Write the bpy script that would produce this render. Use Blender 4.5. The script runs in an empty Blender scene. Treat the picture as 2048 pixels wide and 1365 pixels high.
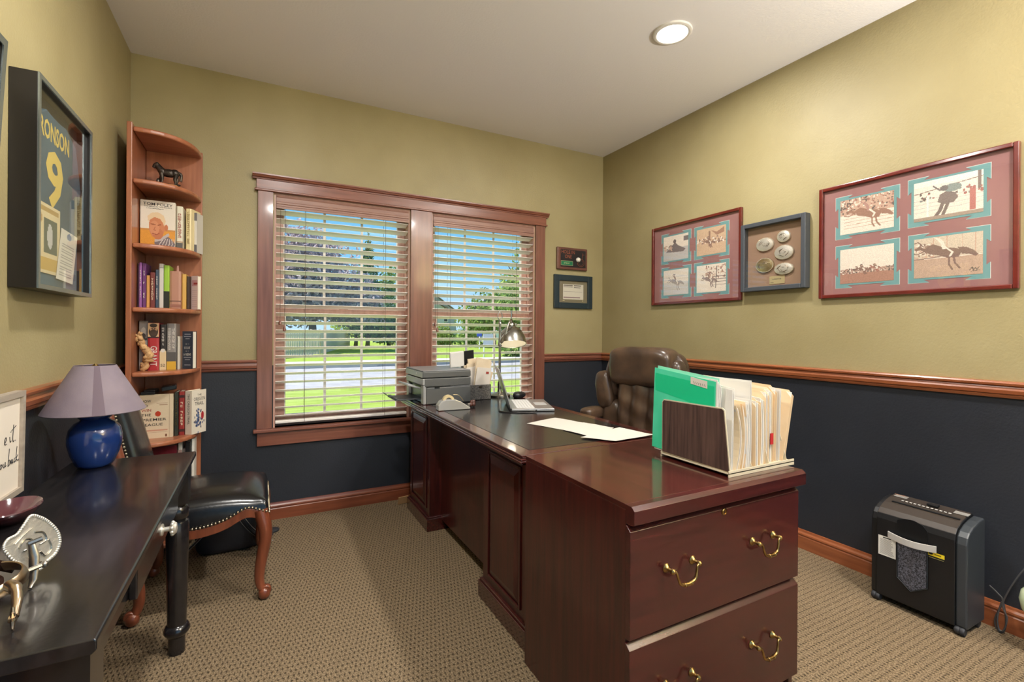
import bpy, bmesh, math, random
import numpy as np
from mathutils import Vector, Matrix

# ------------------------------------------------------------------ camera, world, sun, exposure
sc = bpy.context.scene
RW_X, CEIL = 3.3232, 2.74            # right wall plane, ceiling height (metres); back wall is y = 0, left wall x = 0
cam_d = bpy.data.cameras.new('camera'); cam = bpy.data.objects.new('camera', cam_d)
sc.collection.objects.link(cam); sc.camera = cam
YAW, ROLL, FPX, PPY = 0.4860, 0.0065, 949.33, 660.593
_fw = Vector((math.sin(YAW), math.cos(YAW), 0)); _rt = Vector((math.cos(YAW), -math.sin(YAW), 0)); _up = Vector((0, 0, 1))
_r2 = _rt * math.cos(ROLL) + _up * math.sin(ROLL); _u2 = -_rt * math.sin(ROLL) + _up * math.cos(ROLL)
mw = Matrix.Identity(4)
for i in range(3):
    mw[i][0] = _r2[i]; mw[i][1] = _u2[i]; mw[i][2] = -_fw[i]
mw[0][3], mw[1][3], mw[2][3] = 0.6531, -3.3464, 1.2018
cam.matrix_world = mw
cam_d.sensor_width = 36; cam_d.sensor_fit = 'HORIZONTAL'
cam_d.lens = FPX / 2048 * 36; cam_d.shift_y = -(682.5 - PPY) / 2048
cam_d.clip_start = 0.02; cam_d.clip_end = 500

vs = sc.view_settings
vs.view_transform = 'Standard'; vs.look = 'None'; vs.gamma = 1; vs.use_curve_mapping = False
vs.exposure = 0.0
sc.cycles.use_denoising = True
sc.cycles.max_bounces = 10; sc.cycles.diffuse_bounces = 5; sc.cycles.glossy_bounces = 4
sc.cycles.transparent_max_bounces = 24; sc.cycles.transmission_bounces = 6
sc.cycles.caustics_reflective = False; sc.cycles.caustics_refractive = False
sc.cycles.sample_clamp_indirect = 6.0

world = bpy.data.worlds.new('sky'); sc.world = world; world.use_nodes = True
_n, _l = world.node_tree.nodes, world.node_tree.links
_bg = _n['Background']; _tc = _n.new('ShaderNodeTexCoord'); _sx = _n.new('ShaderNodeSeparateXYZ'); _cr = _n.new('ShaderNodeValToRGB')
_l.new(_tc.outputs['Generated'], _sx.inputs[0]); _l.new(_sx.outputs['Z'], _cr.inputs[0]); _l.new(_cr.outputs[0], _bg.inputs['Color'])
_e = _cr.color_ramp.elements
_e[0].position = 0.0; _e[0].color = (0.50, 0.72, 0.88, 1)
_e[1].position = 0.9; _e[1].color = (0.09, 0.32, 0.74, 1)
_m = _cr.color_ramp.elements.new(0.16); _m.color = (0.20, 0.54, 0.85, 1)
_bg.inputs['Strength'].default_value = 1.25

sun_d = bpy.data.lights.new('sun', 'SUN'); sun = bpy.data.objects.new('sun', sun_d); sc.collection.objects.link(sun)
sun_d.energy = 9.0; sun_d.angle = 0.0093; sun_d.color = (1, 0.95, 0.86)
SUN_DIR = Vector((0.58, -0.16, -0.80))     # the way the light travels: high sun over the left end of the house
sun.rotation_euler = SUN_DIR.to_track_quat('-Z', 'Y').to_euler(); sun.location = (-14, 4, 20)
CAN_POWER = 37.0                            # each recessed ceiling lamp
FILL_UPLIGHT = 185.0                              # unseen uplighter added behind the camera to brighten the ceiling

# ------------------------------------------------------------------ helpers
random.seed(7); RNG = np.random.default_rng(7)
C = sc.collection
BASE = {}
def s(r, g, b):
    f = lambda c: (c / 255 / 12.92) if c / 255 <= 0.04045 else ((c / 255 + 0.055) / 1.055) ** 2.4
    return (f(r), f(g), f(b), 1.0)

MATS = {}
def M(name, col, rough=0.5, metal=0.0, spec=0.5, col2=None, nscale=8.0, nstretch=(1, 1, 1), bump=0.0, bscale=200.0, coat=0.0, detail=4.0, sharp=(0.35, 0.65), bdist=0.002, aniso=None):
    if name in MATS: return MATS[name]
    m = bpy.data.materials.new(name); m.use_nodes = True
    nt = m.node_tree; b = nt.nodes['Principled BSDF']
    b.inputs['Base Color'].default_value = col; b.inputs['Roughness'].default_value = rough
    b.inputs['Metallic'].default_value = metal; b.inputs['Specular IOR Level'].default_value = spec
    b.inputs['Coat Weight'].default_value = coat; b.inputs['Coat Roughness'].default_value = 0.08
    if col2 is not None or bump:
        tc = nt.nodes.new('ShaderNodeTexCoord')
    if col2 is not None:
        mp = nt.nodes.new('ShaderNodeMapping'); mp.inputs['Scale'].default_value = nstretch
        nz = nt.nodes.new('ShaderNodeTexNoise'); nz.inputs['Scale'].default_value = nscale; nz.inputs['Detail'].default_value = detail
        cr = nt.nodes.new('ShaderNodeValToRGB')
        cr.color_ramp.elements[0].position = sharp[0]; cr.color_ramp.elements[1].position = sharp[1]
        cr.color_ramp.elements[0].color = col; cr.color_ramp.elements[1].color = col2
        nt.links.new(tc.outputs['Object'], mp.inputs[0]); nt.links.new(mp.outputs[0], nz.inputs['Vector'])
        nt.links.new(nz.outputs['Fac'], cr.inputs[0]); nt.links.new(cr.outputs[0], b.inputs['Base Color'])
    if bump:
        nb = nt.nodes.new('ShaderNodeTexNoise'); nb.inputs['Scale'].default_value = bscale; nb.inputs['Detail'].default_value = 3
        bp = nt.nodes.new('ShaderNodeBump'); bp.inputs['Strength'].default_value = bump; bp.inputs['Distance'].default_value = bdist
        nt.links.new(tc.outputs['Object'], nb.inputs['Vector']); nt.links.new(nb.outputs['Fac'], bp.inputs['Height'])
        nt.links.new(bp.outputs[0], b.inputs['Normal'])
    MATS[name] = m; return m

def wood(name, c1, c2, rough=0.35, axis='z', coat=0.0, scale=1.0, bump=0.05, spec=0.5):
    st = {'x': (0.6, 9, 9), 'y': (9, 0.6, 9), 'z': (9, 9, 0.6)}[axis]
    return M(name, c1, rough, col2=c2, nscale=4.5 * scale, nstretch=st, coat=coat, detail=7, sharp=(0.3, 0.72), bump=bump, bscale=160, spec=spec)

def emis(name, col, strength):
    m = bpy.data.materials.new(name); m.use_nodes = True; b = m.node_tree.nodes['Principled BSDF']
    b.inputs['Base Color'].default_value = (0.8, 0.8, 0.8, 1); b.inputs['Emission Color'].default_value = col; b.inputs['Emission Strength'].default_value = strength
    MATS[name] = m; return m

def glass(name, tint=(1, 1, 1, 1), refl=1.0, ior=1.5):
    m = bpy.data.materials.new(name); m.use_nodes = True; nt = m.node_tree; nt.nodes.clear()
    out = nt.nodes.new('ShaderNodeOutputMaterial'); mx = nt.nodes.new('ShaderNodeMixShader'); tr = nt.nodes.new('ShaderNodeBsdfTransparent'); gl = nt.nodes.new('ShaderNodeBsdfGlossy'); lw = nt.nodes.new('ShaderNodeLayerWeight'); lw.inputs['Blend'].default_value = .5; pw_ = nt.nodes.new('ShaderNodeMath'); pw_.operation = 'POWER'; pw_.inputs[1].default_value = 5; fr = nt.nodes.new('ShaderNodeMath'); fr.operation = 'MULTIPLY_ADD'; fr.inputs[1].default_value = .7; fr.inputs[2].default_value = .03
    nt.links.new(lw.outputs['Facing'], pw_.inputs[0]); nt.links.new(pw_.outputs[0], fr.inputs[0]); gl.inputs['Roughness'].default_value = 0.01; tr.inputs['Color'].default_value = tint; gl.inputs['Color'].default_value = (refl, refl, refl, 1)
    nt.links.new(fr.outputs[0], mx.inputs[0]); nt.links.new(tr.outputs[0], mx.inputs[1]); nt.links.new(gl.outputs[0], mx.inputs[2]); nt.links.new(mx.outputs[0], out.inputs[0])
    MATS[name] = m; return m

def attr_mat(name, rough=0.6, spec=0.4, trans=0.0):
    m = bpy.data.materials.new(name); m.use_nodes = True; nt = m.node_tree; b = nt.nodes['Principled BSDF']
    a = nt.nodes.new('ShaderNodeAttribute'); a.attribute_name = 'Col'
    nt.links.new(a.outputs['Color'], b.inputs['Base Color']); b.inputs['Roughness'].default_value = rough; b.inputs['Specular IOR Level'].default_value = spec
    if trans:
        t = nt.nodes.new('ShaderNodeBsdfTranslucent'); mx = nt.nodes.new('ShaderNodeMixShader'); mx.inputs[0].default_value = trans
        nt.links.new(a.outputs['Color'], t.inputs['Color']); out = nt.nodes['Material Output']
        nt.links.new(b.outputs[0], mx.inputs[1]); nt.links.new(t.outputs[0], mx.inputs[2]); nt.links.new(mx.outputs[0], out.inputs[0])
    MATS[name] = m; return m

def V(*a): return np.array(a, float)
def unit(a): a = np.array(a, float); return a / max(np.linalg.norm(a), 1e-12)

class MB:
    def __init__(self): self.v = []; self.f = []; self.sm = []; self.col = []
    def add(self, verts, faces, smooth=False, col=None):
        o = len(self.v); self.v += [tuple(map(float, p)) for p in verts]
        for f in faces: self.f.append(tuple(i + o for i in f)); self.sm.append(smooth); self.col.append(col)
        return self
    def box(self, x0, x1, y0, y1, z0, z1, col=None):
        x0, x1 = sorted((x0, x1)); y0, y1 = sorted((y0, y1)); z0, z1 = sorted((z0, z1))
        return self.hexa([(x0, y0, z0), (x1, y0, z0), (x1, y1, z0), (x0, y1, z0), (x0, y0, z1), (x1, y0, z1), (x1, y1, z1), (x0, y1, z1)], col)
    def hexa(self, p, col=None):
        return self.add(p, [(3, 2, 1, 0), (4, 5, 6, 7), (0, 1, 5, 4), (1, 2, 6, 5), (2, 3, 7, 6), (3, 0, 4, 7)], False, col)
    def obox(self, c, ax, ay, az, hx, hy, hz, col=None):      # oriented box, half sizes
        c = V(*c); ax, ay, az = unit(ax) * hx, unit(ay) * hy, unit(az) * hz
        return self.hexa([c - ax - ay - az, c + ax - ay - az, c + ax + ay - az, c - ax + ay - az, c - ax - ay + az, c + ax - ay + az, c + ax + ay + az, c - ax + ay + az], col)
    def prism(self, poly, fn, a, b, smooth=False, col=None):   # poly: 2D list (CCW), fn(p, t) -> 3D
        n = len(poly); vs_ = [fn(p, a) for p in poly] + [fn(p, b) for p in poly]
        fs = [tuple(range(n - 1, -1, -1)), tuple(range(n, 2 * n))] + [(i, (i + 1) % n, n + (i + 1) % n, n + i) for i in range(n)]
        return self.add(vs_, fs, smooth, col)
    def lathe(self, prof, c=(0, 0, 0), n=24, x=(1, 0, 0), y=(0, 1, 0), z=(0, 0, 1), caps=True, smooth=True, ang=(0, 2 * math.pi)):
        c, x, y, z = V(*c), V(*x), V(*y), V(*z); full = abs(ang[1] - ang[0] - 2 * math.pi) < 1e-6
        m = n if full else n + 1; vs_ = []
        for r, h in prof:
            for k in range(m):
                t = ang[0] + (ang[1] - ang[0]) * k / n
                vs_.append(c + x * r * math.cos(t) + y * r * math.sin(t) + z * h)
        fs = []
        for i in range(len(prof) - 1):
            for k in range(n):
                k2 = (k + 1) % m; fs.append((i * m + k, i * m + k2, (i + 1) * m + k2, (i + 1) * m + k))
        self.add(vs_, fs, smooth)
        if caps and full:
            if prof[0][0] > 1e-6: self.add(vs_[:m], [tuple(range(m - 1, -1, -1))])
            if prof[-1][0] > 1e-6: self.add(vs_[-m:], [tuple(range(m))])
        return self
    def tube(self, pts, r, n=8, closed=False, caps=True, flat=None, smooth=True):
        P_ = [V(*p) for p in pts]; L = len(P_); rr = [r] * L if np.isscalar(r) else list(r); vs_ = []; prev = None
        for i in range(L):
            if closed: t = unit(P_[(i + 1) % L] - P_[i - 1])
            else: t = unit(P_[min(i + 1, L - 1)] - P_[max(i - 1, 0)])
            if prev is None:
                a = V(0, 0, 1) if abs(t[2]) < 0.9 else V(1, 0, 0)
                u = unit(np.cross(t, a))
            else: u = unit(prev - t * (prev @ t))
            prev = u; w = np.cross(t, u)
            fu, fv = (1, 1) if flat is None else flat
            for k in range(n):
                a = 2 * math.pi * k / n; vs_.append(P_[i] + (u * math.cos(a) * fu + w * math.sin(a) * fv) * rr[i])
        fs = []
        for i in range(L if closed else L - 1):
            j = (i + 1) % L
            for k in range(n): k2 = (k + 1) % n; fs.append((i * n + k, i * n + k2, j * n + k2, j * n + k))
        if caps and not closed: fs += [tuple(range(n - 1, -1, -1)), tuple(range((L - 1) * n, L * n))]
        return self.add(vs_, fs, smooth)
    def sell(self, c, r, e=(1, 1), nu=20, nv=14, x=(1, 0, 0), y=(0, 1, 0), z=(0, 0, 1), fn=None):   # superellipsoid
        c, x, y, z = V(*c), unit(x), unit(y), unit(z)
        pw = lambda a, p: math.copysign(abs(a) ** p, a); vs_ = []
        for i in range(nv + 1):
            ph = -math.pi / 2 + math.pi * i / nv
            for k in range(nu):
                th = 2 * math.pi * k / nu
                q = V(r[0] * pw(math.cos(ph), e[0]) * pw(math.cos(th), e[1]), r[1] * pw(math.cos(ph), e[0]) * pw(math.sin(th), e[1]), r[2] * pw(math.sin(ph), e[0]))
                if fn is not None: q = fn(q)
                vs_.append(c + x * q[0] + y * q[1] + z * q[2])
        fs = [(i * nu + k, i * nu + (k + 1) % nu, (i + 1) * nu + (k + 1) % nu, (i + 1) * nu + k) for i in range(nv) for k in range(nu)]
        return self.add(vs_, fs, True)
    def sheet(self, fn, nu, nv, smooth=True, colfn=None):
        vs_ = [fn(i / nu, j / nv) for j in range(nv + 1) for i in range(nu + 1)]
        fs = [(j * (nu + 1) + i, j * (nu + 1) + i + 1, (j + 1) * (nu + 1) + i + 1, (j + 1) * (nu + 1) + i) for j in range(nv) for i in range(nu)]
        return self.add(vs_, fs, smooth)
    def text(self, body, o, right, up, size, depth=0.0, width=None, align='CENTER', shear=0.0, spacing=1.0, bold=0.0):
        cu = bpy.data.curves.new('t', 'FONT'); cu.body = body; cu.align_x = align; cu.align_y = 'CENTER'; cu.shear = shear; cu.resolution_u = 2; cu.space_character = spacing; cu.size = 1; cu.offset = bold
        ob = bpy.data.objects.new('t', cu); me = ob.to_mesh()
        co = np.array([v.co[:] for v in me.vertices]); fs = [tuple(p.vertices) for p in me.polygons]
        ob.to_mesh_clear(); bpy.data.objects.remove(ob); bpy.data.curves.remove(cu)
        if len(co) == 0: return self
        k = size if width is None else width / max(np.ptp(co[:, 0]), 1e-6)
        if width is not None: co[:, 0] -= (co[:, 0].max() + co[:, 0].min()) / 2
        o, right, up = V(*o), unit(right), unit(up); n = np.cross(right, up)
        P_ = o + np.outer(co[:, 0] * k, right) + np.outer(co[:, 1] * size, up) + n * depth
        return self.add(P_, fs)
    def marks(self, n, o, right, up, size, width):      # rows of small illegible letter-like strokes
        o, r, u = V(*o), unit(right), unit(up); c = width / n; R = random.Random(n * 7 + int(size * 1e4))
        def q(x0, x1, y0, y1): self.add([o + r * x0 + u * y0, o + r * x1 + u * y0, o + r * x1 + u * y1, o + r * x0 + u * y1], [(0, 1, 2, 3)])
        for k in range(n):
            if R.random() < .1: continue
            x = -width / 2 + k * c; h = size * R.choice([.36, .36, .26, .30]); t = c * .2
            q(x, x + t, -h, h)
            for yy in R.sample([-h, -t / 2, h - t], R.choice([1, 2])): q(x + t, x + c * .7, yy, yy + t)
            if R.random() < .5: q(x + c * .55, x + c * .75, -h, h)
        return self
    def build(self, name, mat, parent=None, bevel=0.0, seg=2, sharp=40, local=False, world_base=None, subsurf=0):
        me = bpy.data.meshes.new(name)
        vs_ = np.array(self.v, float).reshape(-1, 3)
        Mx = BASE.get(parent.as_pointer()) if parent is not None else None
        if Mx is not None and not local:
            inv = np.array(Mx.inverted()); vs_ = vs_ @ inv[:3, :3].T + inv[:3, 3]
        loc = None
        if parent is None:
            loc = V(*world_base) if world_base is not None else V((vs_[:, 0].min() + vs_[:, 0].max()) / 2, (vs_[:, 1].min() + vs_[:, 1].max()) / 2, vs_[:, 2].min())
            vs_ = vs_ - loc
        me.from_pydata([tuple(p) for p in vs_], [], self.f)
        me.polygons.foreach_set('use_smooth', self.sm)
        if any(c is not None for c in self.col):
            at = me.color_attributes.new('Col', 'FLOAT_COLOR', 'CORNER'); arr = []
            for f, c in zip(self.f, self.col): arr += list(c if c is not None else (0.5, 0.5, 0.5, 1)) * len(f)
            at.data.foreach_set('color', arr)
        if any(self.sm): me.set_sharp_from_angle(angle=math.radians(sharp))
        me.materials.append(mat if not isinstance(mat, str) else MATS[mat])
        ob = bpy.data.objects.new(name, me); C.objects.link(ob)
        if parent is not None:
            ob.parent = parent
            if Mx is not None: BASE[ob.as_pointer()] = Mx
        else:
            ob.location = loc; BASE[ob.as_pointer()] = Matrix.Translation(loc)
        if bevel:
            md = ob.modifiers.new('bevel', 'BEVEL'); md.width = bevel; md.segments = seg; md.limit_method = 'ANGLE'; md.angle_limit = math.radians(40); md.harden_normals = False
        if subsurf:
            md = ob.modifiers.new('sub', 'SUBSURF'); md.levels = subsurf; md.render_levels = subsurf
        return ob

def thing(name, label, cat, loc=(0, 0, 0), rotz=0.0, group=None, kind=None):
    o = bpy.data.objects.new(name, None); C.objects.link(o); o.empty_display_size = 0.05
    o.location = loc; o.rotation_euler = (0, 0, rotz)
    BASE[o.as_pointer()] = Matrix.Translation(loc) @ Matrix.Rotation(rotz, 4, 'Z')
    if label: o['label'] = label
    if cat: o['category'] = cat
    if group: o['group'] = group
    if kind: o['kind'] = kind
    return o
def tag(o, label, cat, group=None, kind=None):
    o['label'] = label
    if cat: o['category'] = cat
    if group: o['group'] = group
    if kind: o['kind'] = kind
    return o
def struct(o, label=None):
    o['kind'] = 'structure'
    if label: o['label'] = label
    return o
def stuff(o): o['kind'] = 'stuff'; return o
def inst(src, parent, dx=(0, 0, 0), rot=None):       # a copy of a part (shared mesh) moved within its thing
    o = src.copy(); C.objects.link(o); o.parent = parent; o.location = dx
    if rot: o.rotation_euler = rot
    return o
def box(name, x0, x1, y0, y1, z0, z1, mat, parent=None, bevel=0.0, seg=2):
    return MB().box(x0, x1, y0, y1, z0, z1).build(name, mat, parent, bevel, seg)
def roundrect(w, h, r, n=5):
    pts = []
    for cx, cy, a0 in ((w / 2 - r, h / 2 - r, 0), (-w / 2 + r, h / 2 - r, 90), (-w / 2 + r, -h / 2 + r, 180), (w / 2 - r, -h / 2 + r, 270)):
        for k in range(n + 1):
            a = math.radians(a0 + 90 * k / n); pts.append((cx + r * math.cos(a), cy + r * math.sin(a)))
    return pts
def spline(pts, n=8, closed=False):                  # Catmull-Rom through points
    P_ = [V(*p) for p in pts]; L = len(P_); out = []
    for i in range(L if closed else L - 1):
        g = (lambda k: P_[k % L]) if closed else (lambda k: P_[min(max(k, 0), L - 1)])
        p0, p1, p2, p3 = g(i - 1), g(i), g(i + 1), g(i + 2)
        for k in range(n):
            t = k / n; out.append(0.5 * ((2 * p1) + (-p0 + p2) * t + (2 * p0 - 5 * p1 + 4 * p2 - p3) * t * t + (-p0 + 3 * p1 - 3 * p2 + p3) * t ** 3))
    if not closed: out.append(P_[-1])
    return out

# a small painter for flat prints (photographs, covers): draws into an array, shown as coloured cells of a flat mesh
class Canvas:
    def __init__(self, nx, ny, col, noise=0.0):
        self.nx, self.ny = nx, ny; self.a = np.ones((ny, nx, 3)) * np.array(col[:3])
        self.X, self.Y = np.meshgrid((np.arange(nx) + 0.5) / nx, (np.arange(ny) + 0.5) / ny)   # Y up
        if noise: self.speck(noise)
    def speck(self, k, mask=None):
        n = 1 + k * (RNG.random((self.ny, self.nx, 1)) - 0.5) * 2
        self.a = self.a * n if mask is None else np.where(mask[..., None], self.a * n, self.a)
    def rect(self, x0, x1, y0, y1, col, k=1.0): return self.put((self.X >= x0) & (self.X < x1) & (self.Y >= y0) & (self.Y < y1), col, k)
    def put(self, m, col, k=1.0): self.a[m] = self.a[m] * (1 - k) + np.array(col[:3]) * k; return m
    def ell(self, cx, cy, rx, ry, col, ang=0.0, k=1.0):
        c, s_ = math.cos(ang), math.sin(ang); dx, dy = self.X - cx, self.Y - cy
        return self.put(((dx * c + dy * s_) / rx) ** 2 + ((-dx * s_ + dy * c) / ry) ** 2 < 1, col, k)
    def poly(self, pts, col, k=1.0):
        m = np.zeros_like(self.X, bool); n = len(pts)
        for i in range(n):
            (x1, y1), (x2, y2) = pts[i], pts[(i + 1) % n]
            if y1 == y2: continue
            c = ((y1 > self.Y) != (y2 > self.Y)) & (self.X < (x2 - x1) * (self.Y - y1) / (y2 - y1) + x1); m ^= c
        return self.put(m, col, k)
    def line(self, pts, w, col, k=1.0):
        for (x1, y1), (x2, y2) in zip(pts[:-1], pts[1:]):
            dx, dy = x2 - x1, y2 - y1; L = dx * dx + dy * dy + 1e-12
            t = np.clip(((self.X - x1) * dx + (self.Y - y1) * dy) / L, 0, 1)
            self.put((self.X - x1 - t * dx) ** 2 + (self.Y - y1 - t * dy) ** 2 < w * w, col, k)
    def crowd(self, x0, x1, y0, y1, n, cols, r=0.012):
        for _ in range(n): self.ell(random.uniform(x0, x1), random.uniform(y0, y1), r * random.uniform(.6, 1.4), r * random.uniform(.8, 2), random.choice(cols))
    def mesh(self, name, o, right, up, w, h, mat, parent):
        o, r, u = V(*o), unit(right) * w, unit(up) * h; nx, ny = self.nx, self.ny
        I, J = np.meshgrid(np.arange(nx + 1) / nx, np.arange(ny + 1) / ny)
        P_ = o + I.reshape(-1, 1) * r + J.reshape(-1, 1) * u
        Mx = BASE.get(parent.as_pointer())
        if Mx is not None: inv = np.array(Mx.inverted()); P_ = P_ @ inv[:3, :3].T + inv[:3, 3]
        q = (np.arange(ny)[:, None] * (nx + 1) + np.arange(nx)[None, :]).reshape(-1)
        F = np.stack([q, q + 1, q + nx + 2, q + nx + 1], 1)
        me = bpy.data.meshes.new(name); me.from_pydata(P_.tolist(), [], F.tolist())
        at = me.color_attributes.new('Col', 'FLOAT_COLOR', 'CORNER')
        c4 = np.concatenate([np.clip(self.a.reshape(-1, 3), 0, 1), np.ones((nx * ny, 1))], 1); at.data.foreach_set('color', np.repeat(c4, 4, 0).reshape(-1))
        me.materials.append(MATS[mat]); ob = bpy.data.objects.new(name, me); C.objects.link(ob); ob.parent = parent
        if Mx is not None: BASE[ob.as_pointer()] = Mx
        return ob

# ------------------------------------------------------------------ materials shared by many things
attr_mat('print_matte', 0.55); attr_mat('print_gloss', 0.25); attr_mat('leaf', 0.6, 0.3, 0.35)
glass('pane', (0.97, 0.98, 0.98, 1)); glass('picture_glass', (0.97, 0.97, 0.97, 1))
wood('trim_wood', s(108, 62, 48), s(138, 84, 66), 0.3, 'x', coat=0.3)
wood('trim_wood_y', s(126, 68, 40), s(160, 94, 58), 0.3, 'y', coat=0.3)
wood('trim_wood_z', s(104, 62, 50), s(132, 84, 68), 0.3, 'z', coat=0.3)
wood('base_wood', s(106, 54, 35), s(138, 76, 50), 0.3, 'x', coat=0.3)
wood('sash_wood', s(170, 130, 114), s(190, 150, 134), 0.4, 'z')
wood('case_wood', s(142, 84, 56), s(172, 108, 76), 0.32, 'z', coat=0.2)
wood('case_wood_x', s(150, 88, 58), s(178, 112, 80), 0.32, 'x', coat=0.2)
wood('mahogany_z', s(42, 13, 13), s(76, 26, 22), 0.28, 'z', coat=0.35, scale=1.6)
wood('mahogany_y', s(50, 18, 16), s(78, 30, 25), 0.22, 'y', coat=0.8, scale=1.6)
wood('mahogany_x', s(46, 14, 15), s(72, 25, 23), 0.26, 'x', coat=0.35, scale=1.6)
M('ebony', s(21, 20, 22), 0.22, col2=s(34, 31, 32), nscale=5, nstretch=(12, 0.8, 12), bump=0.06, bscale=120, coat=0.3)
wood('chair_wood', s(104, 52, 33), s(134, 72, 47), 0.3, 'z', coat=0.3)
M('black_leather', s(20, 20, 22), 0.25, bump=0.12, bscale=90, coat=0.15)
M('brown_leather', s(56, 43, 35), 0.3, col2=s(86, 66, 50), nscale=6, bump=0.25, bscale=60, coat=0.1)
M('brass', s(176, 146, 92), 0.28, metal=1.0, col2=s(140, 110, 66), nscale=60)
M('silver', s(222, 216, 204), 0.35, metal=0.65, bump=0.5, bscale=160)
M('nickel', s(172, 170, 164), 0.25, metal=1.0)
M('steel', s(150, 145, 138), 0.3, metal=1.0)
M('paper', s(214, 206, 196), 0.7); M('paper_cream', s(208, 188, 158), 0.7, col2=s(220, 202, 174), nscale=14); M('paper_white', s(222, 218, 212), 0.65)
M('desk_paper', s(190, 184, 174), .7); M('ink', s(40, 38, 38), 0.6); M('ink_red', s(150, 50, 40), 0.6); M('white_paint', s(225, 220, 212), 0.45)
M('black_plastic', s(26, 26, 28), 0.35, bump=0.05, bscale=300); M('dark_plastic', s(52, 54, 58), 0.4); M('grey_plastic', s(172, 170, 168), 0.45)
M('black_frame', s(26, 22, 20), 0.35); M('rubber', s(45, 45, 48), 0.6)
# ------------------------------------------------------------------ room shell
def wall_material():
    m = bpy.data.materials.new('wall_paint'); m.use_nodes = True; nt = m.node_tree; b = nt.nodes['Principled BSDF']; N = nt.nodes.new; L = nt.links.new
    tc = N('ShaderNodeTexCoord'); sp = N('ShaderNodeSeparateXYZ'); L(tc.outputs['Object'], sp.inputs[0])
    gt = N('ShaderNodeMath'); gt.operation = 'GREATER_THAN'; gt.inputs[1].default_value = 0.97; L(sp.outputs['Z'], gt.inputs[0])
    n1 = N('ShaderNodeTexNoise'); n1.inputs['Scale'].default_value = 1.6; n1.inputs['Detail'].default_value = 5; L(tc.outputs['Object'], n1.inputs['Vector'])
    c1 = N('ShaderNodeValToRGB'); c1.color_ramp.elements[0].position = .3; c1.color_ramp.elements[1].position = .7
    c1.color_ramp.elements[0].color = s(146, 133, 94); c1.color_ramp.elements[1].color = s(164, 152, 113); L(n1.outputs['Fac'], c1.inputs[0])
    c2 = N('ShaderNodeValToRGB'); c2.color_ramp.elements[0].position = .3; c2.color_ramp.elements[1].position = .75
    c2.color_ramp.elements[0].color = s(30, 33, 40); c2.color_ramp.elements[1].color = s(44, 47, 54); L(n1.outputs['Fac'], c2.inputs[0])
    mx = N('ShaderNodeMix'); mx.data_type = 'RGBA'; L(gt.outputs[0], mx.inputs[0]); L(c2.outputs[0], mx.inputs[6]); L(c1.outputs[0], mx.inputs[7]); L(mx.outputs[2], b.inputs['Base Color'])
    nb = N('ShaderNodeTexNoise'); nb.inputs['Scale'].default_value = 110; nb.inputs['Detail'].default_value = 2; L(tc.outputs['Object'], nb.inputs['Vector'])
    bp = N('ShaderNodeBump'); bp.inputs['Strength'].default_value = .35; bp.inputs['Distance'].default_value = .0025; L(nb.outputs['Fac'], bp.inputs['Height']); L(bp.outputs[0], b.inputs['Normal'])
    b.inputs['Roughness'].default_value = .5; b.inputs['Specular IOR Level'].default_value = .4
    MATS['wall_paint'] = m
wall_material()
M('ceiling_paint', s(234, 230, 228), 0.8, bump=0.35, bscale=90, bdist=0.003)

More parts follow.
